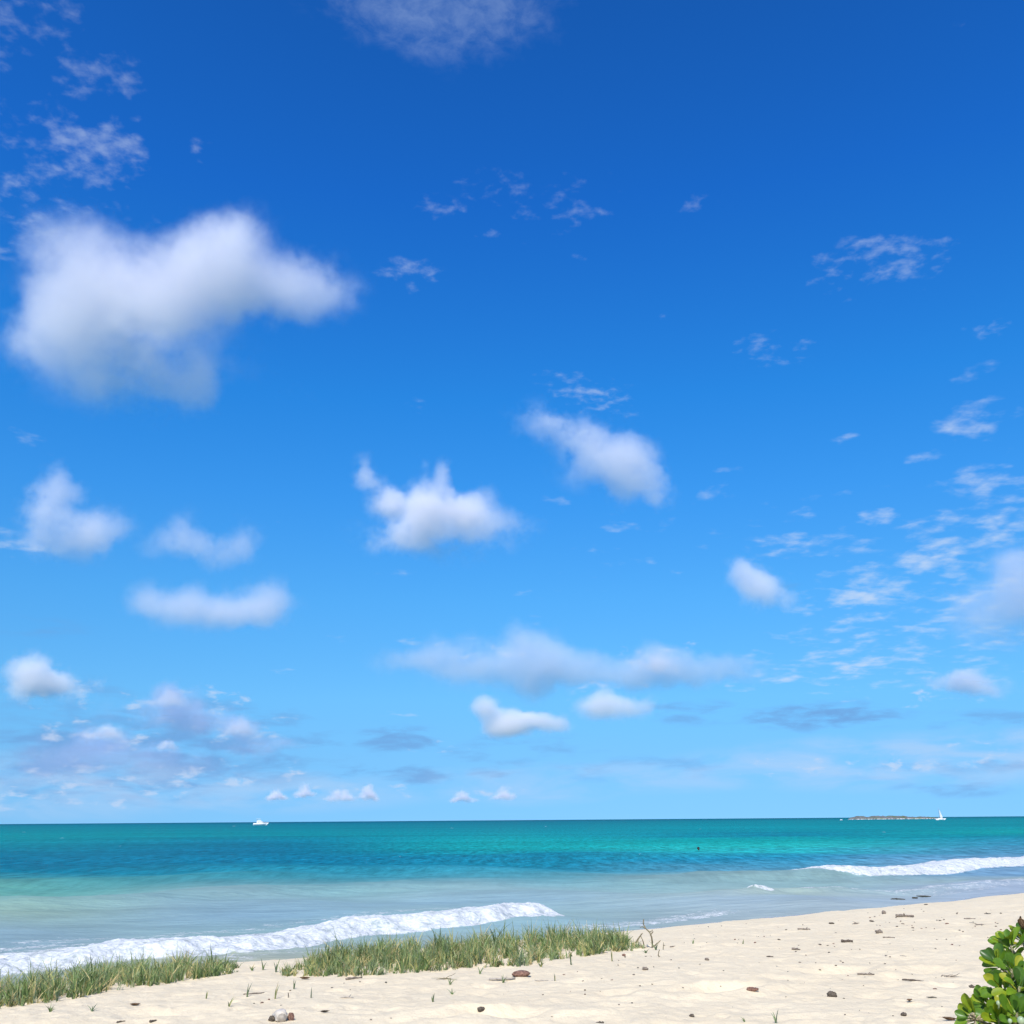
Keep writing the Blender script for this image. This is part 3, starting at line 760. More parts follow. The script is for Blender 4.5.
SPR = [
 (252,971,8,5,.7,'low tuft in the gap just right of the left grass strip'),
 (263,970,12,5,.8,'second tuft in the gap between the two grass strips'),
 (276,972,14,4,.5,'taller tuft in the gap, nearest the long grass bank'),
 (206,999,8,3,.4,'lone short shoot in front of the right end of the left strip'),
 (229,1007,11,3,.6,'bent two-blade shoot below the left grass strip'),
 (275,999,17,3,.5,'tall v-shaped shoot above the pale log stub'),
 (294,989,10,2,.2,'single upright blade under the left tip of the long bank'),
 (311,998,10,2,.2,'thin upright blade right of the tall v-shaped shoot'),
 (247,997,14,3,.4,'thin faded shoot left of the tall v-shaped shoot'),
 (50,1012,9,8,1.0,'grey bushy tuft on the sand below the left grass strip'),
 (92,1011,10,4,1.2,'flat leaning shoot with long side blades on the sand at lower left'),
 (433,1002,10,7,1.1,'small bright green tuft alone in front of the long bank'),
 (452,994,8,3,1.0,'drooping runner shoot above the small bright green tuft'),
 (450,985,10,5,.9,'creeping shoot hanging from the front edge of the long bank'),
 (503,983,9,5,1.1,'flat trailing shoot below the reddish brown husk'),
 (541,967,10,8,.9,'round tuft breaking off the front of the long bank near its right part'),
 (632,951,14,9,.5,'dense small tuft right of the end of the long bank'),
 (617,951,8,5,1.0,'low spread shoot touching the right end of the long bank'),
 (571,965,12,3,.2,'thin shoot in front of the right part of the long bank'),
 (612,961,12,2,.15,'single thin blade hanging below the end of the long bank'),
 (555,981,8,2,.4,'tiny faded shoot right of the reddish brown husk'),
 (646,953,6,6,1.1,'low flat green rosette under the forked dry stalk'),
 (656,950,11,3,.9,'green side shoot at the foot of the forked dry stalk'),
 (693,944,5,3,.6,'tiny green shoot in the middle of the open sand'),
 (743,944,5,2,.3,'tiny dark shoot right of the middle of the open sand'),
 (776,1023,14,4,.8,'curved thin shoot at the bottom edge under the open sand'),
 (745,1022,7,4,1.0,'low grass tips at the bottom edge left of the curved thin shoot'),
 (480,974,10,4,.7,'pale green shoot left of the reddish brown husk'),
]
for i, (x, y, h, nb, sp, lab) in enumerate(SPR): sprig(x, y, h, nb, sp, 100+i, lab)

# ------------------------------------------------------------------ stalks, driftwood and litter
m_wood = simple_mat('driftwood', (.20, .165, .13), rough=.9, var=.45, scale=60, bump=.6)
m_dark = simple_mat('dark_bark', (.10, .08, .06), rough=.9, var=.5, scale=70, bump=.6)
m_grey = simple_mat('bleached_wood', (.36, .32, .27), rough=.9, var=.3, scale=50, bump=.5)
m_pale = simple_mat('white_bleached_wood', (.52, .47, .40), rough=.85, var=.15, scale=25, bump=.4)
m_cut = simple_mat('weathered_end_grain', (.36, .32, .27), rough=.9, var=.25, scale=30, bump=.4)
m_husk = simple_mat('husk', (.19, .105, .075), rough=.9, var=.5, scale=45, bump=.8)
m_leaf_dry = simple_mat('dry_leaf', (.24, .15, .08), rough=.8, var=.4, scale=40)
m_weed = simple_mat('dark_seaweed', (.055, .05, .03), rough=.6, var=.4, scale=60)

def stick(name, px, py, w_px, th_px, ang, mat, label, cat, seed, curve=.1, twigs=0, group=None):
    """a weathered stick lying on the sand; ang is its turn on the ground as it shows in the photo (degrees, 0 = across the view)"""
    g = on_ground(px, py); k = mpp(g); L = w_px*k; rad = max(th_px*k/2, .0025)
    r = random.Random(seed); bm = bmesh.new()
    n = 9; pts = []; rd = []
    for i in range(n):
        u = i/(n-1)-.5
        pts.append((u*L, curve*L*(.25-u*u)*2+r.gauss(0, .012)*L, rad*.75+r.uniform(0, rad*.4))); rd.append(rad*(.75+.5*r.random())*(1-.55*max(u, 0)*1.6))
    tube(bm, pts, rd, 9, squash=.85)
    for t_ in range(twigs):
        i = r.randint(2, n-3); p = Vector(pts[i]); d = Vector((r.uniform(-.5, .8), r.choice((-1, 1))*r.uniform(.4, 1), r.uniform(.2, .8))).normalized()
        tube(bm, [p, p+d*L*.16, p+d*L*.27+Vector((r.uniform(-.04, .04)*L, 0, 0))], [rad*.55, rad*.4, rad*.2], 6)
    o = mesh_obj(name, bm, mat); o.location = g-Vector((0, 0, rad*.25))
    o.rotation_euler = (0, 0, math.atan2(-g.x, g.y)+R(ang))
    return tag(o, label, cat, group)
def chunk(name, px, py, w_px, h_px, mat, label, cat, seed, amt=.35, group=None, rz=0):
    g = on_ground(px, py); k = mpp(g)
    bm = lump_bm(w_px*k/2, w_px*k/2*.7, h_px*k/2, seed, amt)
    o = mesh_obj(name, bm, mat); o.location = g+Vector((0, 0, h_px*k*.3)); o.rotation_euler = (0, 0, math.atan2(-g.x, g.y)+R(rz))
    return tag(o, label, cat, group)
def leaf_curl(name, px, py, w_px, mat, label, seed, rz=0):
    g = on_ground(px, py); k = mpp(g); L = w_px*k; r = random.Random(seed); bm = bmesh.new(); rows = []
    for i in range(9):
        u = i/8; w = L*.24*math.sin(math.pi*min(u*1.02+.02, 1))**.8
        zz = .02*L+L*.30*(u-.5)**2*2+r.uniform(0, .03)*L
        rows.append([bm.verts.new(((u-.5)*L, v*w, zz+abs(v)*w*.7)) for v in (-1, -.5, 0, .5, 1)])
    for a, b in zip(rows[:-1], rows[1:]):
        for j in range(4): bm.faces.new((a[j], a[j+1], b[j+1], b[j]))
    bmesh.ops.solidify(bm, geom=bm.faces[:], thickness=.0015)
    tube(bm, [(-.5*L, 0, .17*L), (-.62*L, .02*L, .2*L), (-.75*L, .05*L, .17*L)], [.012*L, .01*L, .008*L], 6)
    o = mesh_obj(name, bm, mat); o.location = g; o.rotation_euler = (0, 0, math.atan2(-g.x, g.y)+R(rz))
    return tag(o, label, 'dry leaf')
def weed(px, py, w_px, label, seed, mat=None, name='dry_seaweed', cat='seaweed', onsea=False, hgt=.25):
    if onsea:
        q = on_plane(px, py, .04); g = Vector((q[0], q[1], .04))
    else: g = on_ground(px, py)
    k = mpp(g); W = w_px*k; r = random.Random(seed); bm = bmesh.new()
    for s in range(8 if onsea else 5):
        p = Vector((r.uniform(-.35, .2)*W, r.gauss(0, .05)*W, .004)); d = Vector((r.choice((-1, 1))*r.uniform(.5, 1), r.gauss(0, .35), r.uniform(.1, .9)*hgt)); pts = [p]
        for q_ in range(5):
            d = (d+Vector((r.gauss(0, .3), r.gauss(0, .35), r.gauss(-.12, .2)*hgt*2))).normalized(); nxt = pts[-1]+d*W*.11
            nxt.z = max(nxt.z, .003); pts.append(nxt)
        rd = max(.35*k, .002)*(2.2 if onsea else 1.0)
        tube(bm, pts, [rd*(1-.12*i) for i in range(6)], 6)
    o = mesh_obj(name, bm, mat or m_weed); o.location = g; o.rotation_euler = (0, 0, math.atan2(-g.x, g.y))
    return tag(o, label, cat)

# forked dry stalk standing right of the grass, and its dead companions
def stalk(name, px, py, pts_px, r0, mat, label, twigs=()):
    g = on_ground(px, py); k = mpp(g); rt = Vector((math.cos(math.atan2(-g.x, g.y)), math.sin(math.atan2(-g.x, g.y)), 0)); bk = Vector((-rt.y, rt.x, 0))
    bm = bmesh.new()
    def P3(a, i): return rt*(a[0]*k)+Vector((0, 0, a[1]*k))+bk*(.02*math.sin(i*1.7))
    for path, rad in [(pts_px, r0)]+list(twigs):
        tube(bm, [P3(a, i) for i, a in enumerate(path)], [max(rad*k*(1-.6*i/len(path)), .002) for i in range(len(path))], 7)
    o = mesh_obj(name, bm, mat); o.location = g-Vector((0, 0, .01))
    return tag(o, label, 'dry stalk')
stalk('dry_stalk', 652, 948, [(0,0),(.5,5),(0,10),(-1.5,14),(-5,17),(-7,21),(-6.5,25)], .9, m_straw, 'tall forked dry stalk standing right of the grass bank',
      [([(-5,17),(-8,18.5),(-10,18)], .5), ([(-.5,12),(1.5,14),(1,16)], .5), ([(0,1),(4,3.5),(8,7)], .6), ([(-1.5,14),(.5,15)], .5)])
stalk('dry_stalk', 635, 943, [(0,0),(3,4),(6,8),(7,9)], .8, m_straw, 'short slanting dry stalk left of the tall forked stalk')
stalk('dry_stalk', 643, 949, [(0,0),(1,4),(0,8),(-1.5,11)], .6, m_straw, 'small brown upright stalk between the slanting and the forked stalks', [([(0,1),(-2,4)], .6), ([(0,1),(3,2),(5,2)], .4)])
stalk('dry_stalk', 660, 957, [(0,0),(-1.5,2),(-1,5),(0,7)], .6, m_straw, 'little bent dry stalk below the forked stalk', [([(0,0),(-3,-.2),(-8,-.3)], .5)])
stalk('dry_stalk', 288, 998, [(0,0),(.2,2.5),(0,5)], .55, m_dark, 'short dark peg standing above the pale log stub')
stalk('dry_stalk', 663, 950, [(0,0),(.5,4),(.8,7)], .4, m_straw, 'thin faint stalk right of the little bent dry stalk')

stick('driftwood_stick', 255, 994, 20, 1.3, 14, m_wood, 'thin slanting twig on the sand below the gap in the grass', 'twig', 1, .12)
stick('driftwood_stick', 354, 979, 16, 2.2, 24, m_wood, 'brown slanting stick at the front edge of the long grass bank', 'driftwood', 2, .05)
stick('driftwood_stick', 347, 998, 12, 1.7, -16, m_grey, 'grey splinter below the brown slanting stick', 'driftwood', 3, .1, 1)
stick('driftwood_stick', 502, 980, 24, 2.4, 8, m_grey, 'grey curved driftwood stick running up to the reddish brown husk', 'driftwood', 4, -.25)
stick('driftwood_stick', 548, 981, 24, .9, 2, m_grey, 'long thin pale twig right of the reddish brown husk', 'twig', 5, -.12)
stick('driftwood_stick', 753, 991, 10, 4.2, -16, m_husk, 'stubby brown driftwood piece alone on the middle of the open sand', 'driftwood', 6, .02)
stick('driftwood_stick', 847, 942, 10, 3.2, -5, m_dark, 'dark wedge of driftwood on the upper right sand', 'driftwood', 7, 0)
stick('driftwood_stick', 905, 917, 15, 3.0, -4, m_wood, 'large two-toned driftwood piece nearest the water on the right', 'driftwood', 8, .02, 1)
stick('driftwood_stick', 866, 975, 14, 1.8, 2, m_wood, 'flat twig with a thick right end below the dark wedge', 'driftwood', 9, .02, 1)
stick('driftwood_stick', 913, 982, 18, 1.7, -17, m_dark, 'curved dark stick on the right sand left of the shrub', 'driftwood', 10, .22)
stick('driftwood_stick', 796, 950, 8, 2.2, -28, m_wood, 'slanted brown chip left of the dark wedge', 'driftwood', 11, .1)
stick('driftwood_stick', 770, 957, 6, 1.6, -4, m_dark, 'small dark chip between the slanted chip and the middle of the sand', 'driftwood', 12, .05)
stick('driftwood_stick', 804, 930, 11, 1.6, -8, m_wood, 'thin brown twig near the water line above the slanted chip', 'twig', 13, .1, 1)
stick('driftwood_stick', 832, 924, 5, 1.8, 40, m_dark, 'short dark splinter tilted near the sand edge', 'twig', 14, .1)
stick('driftwood_stick', 872, 922, 5, 1.7, -45, m_dark, 'short steep splinter left of the two-toned driftwood piece', 'twig', 15, .1)
stick('driftwood_stick', 889, 938, 10, 1.2, -3, m_wood, 'very thin flat twig below the two-toned driftwood piece', 'twig', 16, .02)
stick('driftwood_stick', 601, 953, 12, 1.0, -5, m_grey, 'thin grey twig tucked under the right end of the grass bank', 'twig', 17, .05)
stick('driftwood_stick', 600, 1023, 7, 2.4, 28, m_dark, 'black stub of wood cut by the bottom edge of the photo', 'driftwood', 18, .05)
stick('driftwood_stick', 153, 1022, 6, 2.2, 24, m_dark, 'dark chip cut by the bottom edge on the left', 'driftwood', 19, .05)
stick('driftwood_stick', 121, 1022, 7, 1.6, 20, m_dark, 'thin dark chip at the bottom edge below the left grass strip', 'driftwood', 20, .05)
stick('driftwood_stick', 673, 947, 6, 1.3, 36, m_wood, 'tiny slanting twig right of the forked stalk', 'twig', 21, .05)
stick('driftwood_stick', 970, 919, 9, 1.2, 6, m_wood, 'tiny curved twig close to the sand edge at far right', 'twig', 22, .35)
stick('driftwood_stick', 903, 956, 7, .8, -40, m_grey, 'hair-thin grey twig above the curved dark stick', 'twig', 23, .05)
chunk('driftwood_chunk', 832, 997, 8, 6, m_dark, 'angular dark lump of wood alone near the bottom right sand', 'driftwood', 31, .45)
chunk('driftwood_chunk', 879, 933, 6, 3.5, m_wood, 'small dark lump left of the flat thin twig', 'driftwood', 32, .45)
chunk('driftwood_chunk', 884, 914, 3.5, 3.5, m_wood, 'small upright nub left of the two-toned driftwood piece', 'driftwood', 33, .4)
chunk('driftwood_chunk', 904, 1016, 5, 3.5, m_dark, 'small dark nub at the bottom of the right sand below the curled leaf', 'driftwood', 34, .4)
chunk('driftwood_chunk', 692, 1017, 4.5, 3, m_dark, 'dark nub near the bottom edge at the middle of the sand', 'driftwood', 35, .4)
chunk('driftwood_chunk', 707, 960, 4, 2.8, m_wood, 'small brown pebble-like bit in the middle of the open sand', 'driftwood', 36, .3)
chunk('driftwood_chunk', 645, 970, 5, 3.6, m_wood, 'small dark wedge of bark below the forked stalk', 'driftwood', 37, .45)
chunk('driftwood_chunk', 624, 956, 3.5, 2.5, m_husk, 'red-brown bit beneath the small dense tuft', 'driftwood', 38, .4)
chunk('driftwood_chunk', 972, 988, 4, 3, m_dark, 'dark bit left of the shrub at half its height', 'driftwood', 39, .5)
chunk('seed_pod', 481, 1011, 7, 4.5, m_dark, 'dark speckled seed pod on the sand below the grass bank', 'seed pod', 40, .25, rz=30)
hk = chunk('seed_husk', 521, 976, 17, 6, m_husk, 'reddish brown oval husk lying in front of the long grass bank', 'seed husk', 41, .12)
leaf_curl('dry_leaf', 910, 1003, 9, m_leaf_dry, 'curled brown leaf standing on the sand below the curved dark stick', 51, 70)
leaf_curl('dry_leaf', 325, 1013, 9, m_dark, 'dark crumpled leaf right of the pale log stub', 52, 20)
leaf_curl('dry_leaf', 950, 1020, 12, m_leaf_dry, 'long brown leaf beside the lowest leaves of the shrub', 53, -8)
leaf_curl('dry_leaf', 135, 1006, 9, m_leaf_dry, 'brown dead leaf on the sand below the left grass strip', 54, 0)
leaf_curl('dry_leaf', 305, 980, 10, m_leaf_dry, 'flat brown leaf under the left tip of the long grass bank', 55, 0)
weed(948, 977, 17, 'wispy brown seaweed strand left of the shrub', 61, m_wood)
weed(934, 998, 9, 'short dark seaweed curl between the curved stick and the shrub', 62)
weed(987, 914, 8, 'dark seaweed tangle on the sand at far right', 63)
weed(981, 925, 14, 'thin seaweed wisp below the dark tangle at far right', 64, m_wood)
weed(856, 924, 9, 'faint seaweed arc near the sand edge', 65, m_wood)
weed(452, 979, 26, 'brown runner trailing along the front edge of the grass bank', 66, m_straw, 'grass_runner', 'runner', hgt=.15)
weed(898, 899.3, 9, 'dark seaweed strip in the shallow wash, leftmost', 71, None, 'wet_seaweed', 'seaweed', True, .08)
weed(914, 898, 5, 'smallest dark seaweed bit in the shallow wash', 72, None, 'wet_seaweed', 'seaweed', True, .08)
weed(925, 896.4, 9, 'dark seaweed strip in the shallow wash, rightmost', 73, None, 'wet_seaweed', 'seaweed', True, .08)

# pale log stub at the bottom edge
g = on_ground(281, 1021); k = mpp(g)
g = g-Vector((0, 0, 1.4*k)); root = empty('log_stub', g, math.atan2(-g.x, g.y)); tag(root, 'short white bleached log stub with dark knobs at the bottom edge', 'log')
bm = bmesh.new()
tube(bm, [(.5*k, -5*k, 4.4*k), (.2*k, -1*k, 5*k), (-1*k, 5*k, 4.5*k), (-3*k, 11*k, 3.2*k), (-6*k, 15*k, 1.8*k)], [4.4*k, 5.6*k, 5.8*k, 5*k, 3*k], 20)
for v in bm.verts: v.co += v.co.normalized()*(mnoise.noise(v.co*30)*.016+mnoise.noise(v.co*75)*.008)
mesh_obj('log_body', bm, m_pale, root)
bm = bmesh.new(); tube(bm, [(.6*k, -5.9*k, 4.3*k), (.5*k, -4.9*k, 4.4*k)], [3.6*k, 4.4*k], 14)
mesh_obj('cut_end', bm, m_cut, root)
for x_, z_, w_, h_, sd_ in ((-8.2, 3.2, 2.6, 2.6, 3), (8.4, 3.4, 3.0, 4.2, 4)):
    bm = lump_bm(w_*k, w_*.9*k, h_*k, sd_, .35); o = mesh_obj('bark_knob', bm, m_dark if x_ < 0 else m_husk, root); o.location = (x_*k, 0, z_*k)

# specks: tiny litter nobody tells apart
speck_meshes = []
for i in range(5):
    bm = lump_bm(1, .7, .6, 80+i, .5, 2); me = bpy.data.meshes.new('litter_speck'); bm.to_mesh(me); bm.free()
    me.materials.append((m_dark, m_wood, m_weed, m_husk, m_wood)[i]); speck_meshes.append(me)
sr = random.Random(77)
spots = [(880,926),(897,927),(903,924),(913,928),(912,926),(937,921),(944,920),(947,924),(957,914),(963,932),(952,945),(940,921),(890,957),(885,964),(871,974),(935,989),(893,1016),(848,976),(886,956),(836,966),
         (845,1015),(800,963),(820,970),(806,955),(779,940),(843,963),(829,953),(820,945),(836,933),(896,918),(1001,930),(1010,942),(988,938),(905,903),(926,905),(985,950),
         (679,968),(671,960),(634,975),(638,968),(625,957),(618,965),(640,986),(683,988),(619,1005),(633,975),(564,975),(583,981),(612,980),(585,990),(585,995),(632,1003),(543,995),(344,983),(332,988),(269,1000),(281,1006),(254,1004),(262,1003),(386,983),(360,982),(391,1019),(371,1020),(552,1017),(700,965),(735,940),(755,943)]
while len(spots) < 190:
    x = sr.uniform(560, 1015) if sr.random() < .8 else sr.uniform(250, 560); y = sr.triangular(900, 1022, 925)
    lo = np.interp(x, [250, 310, 450, 600, 700, 800, 900, 1024], [985, 985, 985, 962, 924, 915, 906, 896])
    if y < lo+1 or (x > 960 and y > 930): continue
    spots.append((x, y))
for i, (x, y) in enumerate(spots):
    g = on_ground(x, y); k = mpp(g); s = k*(sr.uniform(.7, 1.25) if i < 67 else sr.uniform(.35, .85))
    o = bpy.data.objects.new('litter_speck', speck_meshes[sr.randrange(5)]); C.objects.link(o)
    o.location = g+Vector((0, 0, s*.3)); o.scale = (s*sr.uniform(.8, 1.6), s, s*.8); o.rotation_euler = (0, 0, sr.uniform(0, 6.28))
    tag(o, 'tiny dark speck of plant litter on the pale sand', 'litter', 'litter specks on the sand')

# ------------------------------------------------------------------ shrub
def naupaka():
    ctr_d = ray(1082, 1092); dist = 5.3
    ctr = Vector((0, 0, CAMZ))+ctr_d*dist
    base = Vector((ctr.x+.1, ctr.y+.1, float(ground_z([(ctr.x+.1, ctr.y+.1)])[0])))
    root = empty('beach_shrub', base); tag(root, 'glossy green leafy shrub with paddle-shaped leaves at the bottom right corner', 'shrub')
    r = random.Random(4)
    m_leaf, t, bs = mat_new('glossy_leaf')
    lc = t.new('ShaderNodeAttribute', attribute_name='leaf_color').outputs['Color']
    n = t.noise(t.new('ShaderNodeTexCoord').outputs['Object'], 30, 3, .5)
    c = t.vm('SCALE', lc, t.rng(n, .3, .7, .88, 1.12))
    t.put(bs.inputs['Base Color'], c); bs.inputs['Roughness'].default_value = .34; bs.inputs['Specular IOR Level'].default_value = .4
    tr = t.new('ShaderNodeBsdfTranslucent'); t.put(tr.inputs['Color'], t.vm('MULTIPLY', c, (1.35, 1.15, .4)))
    mx = t.new('ShaderNodeMixShader'); mx.inputs[0].default_value = .34
    t.l.new(bs.outputs[0], mx.inputs[1]); t.l.new(tr.outputs[0], mx.inputs[2]); t.l.new(mx.outputs[0], t.n.get('Material Output').inputs['Surface'])
    m_stem = simple_mat('shrub_stem', (.25, .23, .13), rough=.8, var=.3)
    m_berry = simple_mat('white_berry', (.30, .38, .22), rough=.3, var=.06, spec=.5)
    V = []; Fc = []; Cc = []
    LP = [(.105,.225,.02), (.08,.185,.02), (.15,.275,.02), (.22,.32,.02), (.05,.125,.02), (.33,.36,.03)]
    def leaf(o, d, nrm, L, col):
        d = d.normalized(); s = d.cross(nrm).normalized(); n = s.cross(d)
        i0 = len(V); us_ = (0, .1, .25, .42, .57, .69, .79, .87, .93, .97, .993, 1); nu = len(us_)-1
        yl = (min(col[0]*1.8, .5), col[1]*1.25, col[2])
        cup = r.uniform(.25, .55); bend = r.uniform(-.12, .35)
        for a in range(nu+1):
            u = us_[a]
            w = L*(.018+.245*sst(0, .72, u)**.9)*math.sqrt(max(1-max(0, (u-.72)/.28)**2, 0)) if u < 1 else L*.004
            for v in (-1, -.55, 0, .55, 1):
                p = o+d*(L*u)+n*(-bend*L*u*u+cup*w*v*v-.02*L*(v == 0))+s*(w*v)
                V.append(p)
                e = abs(v)**3*.35+.25*(v == 0)+.3*max(0, u-.9)*5*.5
                Cc.append(tuple(col[j]*(1-e)+yl[j]*e for j in range(3)))
        for a in range(nu):
            for b in range(4): q = i0+a*5+b; Fc.append((q, q+1, q+6, q+5))
    tips = []
    def rosette(p, axis, n, L):
        axis = axis.normalized(); ref = axis.orthogonal().normalized(); ref2 = axis.cross(ref)
        ph = r.uniform(0, 6.28)
        for k_ in range(n):
            a = ph+k_*2.399; f = k_/n
            tilt = .35+1.0*f+r.uniform(-.15, .15)
            out = ref*math.cos(a)+ref2*math.sin(a)
            d = axis*math.cos(tilt)+out*math.sin(tilt)
            nrm = axis*math.sin(tilt)-out*math.cos(tilt)
            col = r.choices(LP, (4, 3, 4, 3, 2, .5))[0]
            leaf(p-axis*(.05*f)+out*.008, d, nrm, L*.86*(.55+.5*f)*r.uniform(.8, 1.15), col)
        tips.append((p-axis*.05, axis))
    viewer = (Vector((0, 0, CAMZ))-ctr).normalized()
    rad = .62
    # the rosettes seen at the rim first, read off the photograph
    for px, py, dd, L, ax in [(1008,942,5.15,.115,(-.5,-.2,.9)),(1021,934,5.3,.11,(-.2,-.1,1)),(996,962,5.0,.11,(-.7,-.3,.7)),(1014,968,4.9,.10,(-.1,-.7,.8)),
                         (1002,988,4.85,.115,(-.5,-.6,.7)),(1020,985,4.8,.11,(0,-.6,.8)),(985,1003,4.9,.105,(-.8,-.2,.5)),(999,1018,4.75,.115,(-.3,-.7,.6)),(972,1018,4.8,.115,(-.9,-.2,.35)),(1018,1012,4.65,.115,(-.1,-.8,.7))]:
        rosette(Vector((0, 0, CAMZ))+ray(px, py)*dd, Vector(ax), 15, L)
    tries = 0
    while len(tips) < 190 and tries < 4000:
        tries += 1
        d = Vector((r.gauss(0, 1), r.gauss(0, 1), r.gauss(.25, .8))).normalized()
        if d.z < -.45: continue
        rr_ = rad*r.uniform(.80, 1.0)
        p = ctr+Vector((d.x*rr_*1.15, d.y*rr_*1.15, d.z*rr_*.95))
        if p.z < base.z+.1: continue
        x_, y_ = [float(v[0]) for v in pix_of(np.array([[p.x, p.y]]), p.z)]
        edge_x = np.interp(y_, [915, 930, 945, 960, 980, 1000, 1024], [1030, 1016, 1008, 1004, 1000, 990, 978])
        if p.y > 0 and y_ < 1060 and x_ < edge_x: continue
        if min((p-q).length for q, _ in tips) < .066: continue
        rosette(p, (d+Vector((0, 0, .5))).normalized(), r.randint(11, 15), r.uniform(.090, .118))
    me = bpy.data.meshes.new('foliage'); me.from_pydata([tuple(v-base) for v in V], [], Fc)
    at = me.attributes.new('leaf_color', 'FLOAT_COLOR', 'POINT')
    at.data.foreach_set('color', np.concatenate([np.array(Cc), np.ones((len(Cc), 1))], 1).ravel().astype(np.float32))
    me.polygons.foreach_set('use_smooth', np.ones(len(me.polygons), bool)); me.materials.append(m_leaf)
    o = bpy.data.objects.new('foliage', me); C.objects.link(o); o.parent = root
    bm = bmesh.new()
    for p, ax in tips:
        q = p-base; mid = q*.55+Vector((0, 0, .06))-ax*.05
        tube(bm, [Vector((q.x*.08, q.y*.08, -.03)), mid*.5, mid, q-ax*.03, q+ax*.04], [.014, .011, .009, .007, .005], 6)
    mesh_obj('branches', bm, m_stem, root)
    for px, py, dd, rd in ((998.5, 1003, 4.62, .008), (1021, 1020.5, 4.50, .013), (1010, 1021, 4.60, .008)):
        bm = bmesh.new(); bmesh.ops.create_uvsphere(bm, u_segments=16, v_segments=12, radius=rd)
        for v in bm.verts: v.co.z *= 1.1
        tube(bm, [(0, 0, -rd), (.004, .01, -rd*2), (.01, .03, -rd*3)], [.003, .003, .003], 6)
        b = mesh_obj('berry', bm, m_berry, root); b.location = Vector((0, 0, CAMZ))+ray(px, py)*dd-base
    # dry flower head among the lowest leaves, and a curled dead leaf near the top
    bm = bmesh.new(); pc = Vector((0, 0, CAMZ))+ray(975, 1020)*4.72-base
    for q in range(34):
        d = Vector((r.gauss(0, 1), r.gauss(0, 1), r.gauss(.4, 1))).normalized()
        tube(bm, [pc, pc+d*.018, pc+d*.03+Vector((0, 0, -.004))], [.0022, .002, .0035], 5)
    mesh_obj('dry_flower_head', bm, simple_mat('dry_flower', (.38, .32, .19), var=.4), root)['label'] = 'dry straw-coloured flower head'
    bm = bmesh.new(); pl_ = Vector((0, 0, CAMZ))+ray(1023, 922)*5.2-base
    rows = []
    for a in range(7):
        u = a/6; w = .016*math.sin(math.pi*min(u+.08, 1))
        rows.append([bm.verts.new(pl_+Vector((v*w, abs(v)*.012+u*.01, -.03+u*.06+.008*math.sin(u*5)))) for v in (-1, 0, 1)])
    for a, b in zip(rows[:-1], rows[1:]):
        for j in range(2): bm.faces.new((a[j], a[j+1], b[j+1], b[j]))
    bmesh.ops.solidify(bm, geom=bm.faces[:], thickness=.001)
    mesh_obj('dead_leaf', bm, m_leaf_dry, root)['label'] = 'curled brown dead leaf'
naupaka()

# ------------------------------------------------------------------ far things: boats, islet, swimmer
m_white = simple_mat('white_gelcoat', (.82, .83, .84), rough=.3, var=.03, scale=1, spec=.5)
m_glass = simple_mat('dark_glass', (.04, .05, .06), rough=.1, var=.1, scale=1, spec=.5)
m_trim = simple_mat('grey_trim', (.25, .26, .28), rough=.5, var=.1, scale=1)
m_sail = simple_mat('sailcloth', (.80, .80, .78), rough=.8, var=.04, scale=1, transl=.25)
def hull_bm(L, B, H, dr=.5, rake=.16):
    bm = bmesh.new(); n = 13; rows = []
    for i in range(n):
        u = i/(n-1); w = B/2*(1-max(0, (u-.35)/.65)**2.4); sheer = H*(1+.22*u*u); xo = rake*L*max(0, (u-.6)/.4)**1.5
        ks = w*.72*(1-max(0, (u-.5)/.5)**1.4*.7)
        xk = (u-.5)*L*(1-rake); xs = (u-.5)*L*(1-rake)+xo
        ring = [(xs, -w, sheer), (xk+.6*(xs-xk), -w*.97, sheer*.55), (xk, -ks, 0), (xk, 0, -dr*(1-.6*u)), (xk, ks, 0), (xk+.6*(xs-xk), w*.97, sheer*.55), (xs, w, sheer)]
        rows.append([bm.verts.new(p) for p in ring])
    for a, b in zip(rows[:-1], rows[1:]):
        for j in range(6): bm.faces.new((a[j], b[j], b[j+1], a[j+1]))
        bm.faces.new((a[6], b[6], b[0], a[0]))
    bm.faces.new(rows[0]); bm.faces.new(rows[-1][::-1])
    bmesh.ops.recalc_face_normals(bm, faces=bm.faces[:])
    return bm
def frustum(x0, x1, w, z0, z1, fr=.6, bk=.1, tw=.85):
    bm = bmesh.new()
    lo = [(x0, -w, z0), (x1, -w, z0), (x1, w, z0), (x0, w, z0)]; hi = [(x0+bk, -w*tw, z1), (x1-fr, -w*tw, z1), (x1-fr, w*tw, z1), (x0+bk, w*tw, z1)]
    a = [bm.verts.new(p) for p in lo]; b = [bm.verts.new(p) for p in hi]
    for i in range(4): bm.faces.new((a[i], a[(i+1) % 4], b[(i+1) % 4], b[i]))
    bm.faces.new(a[::-1]); bm.faces.new(b)
    bmesh.ops.bevel(bm, geom=bm.edges[:]+bm.verts[:], offset=.08, segments=2, affect='EDGES')
    return bm
def sea_at(px, D):
    d = ray(px, 820); a = math.atan2(d.x, d.y); return Vector((D*math.sin(a), D*math.cos(a), 0)), a
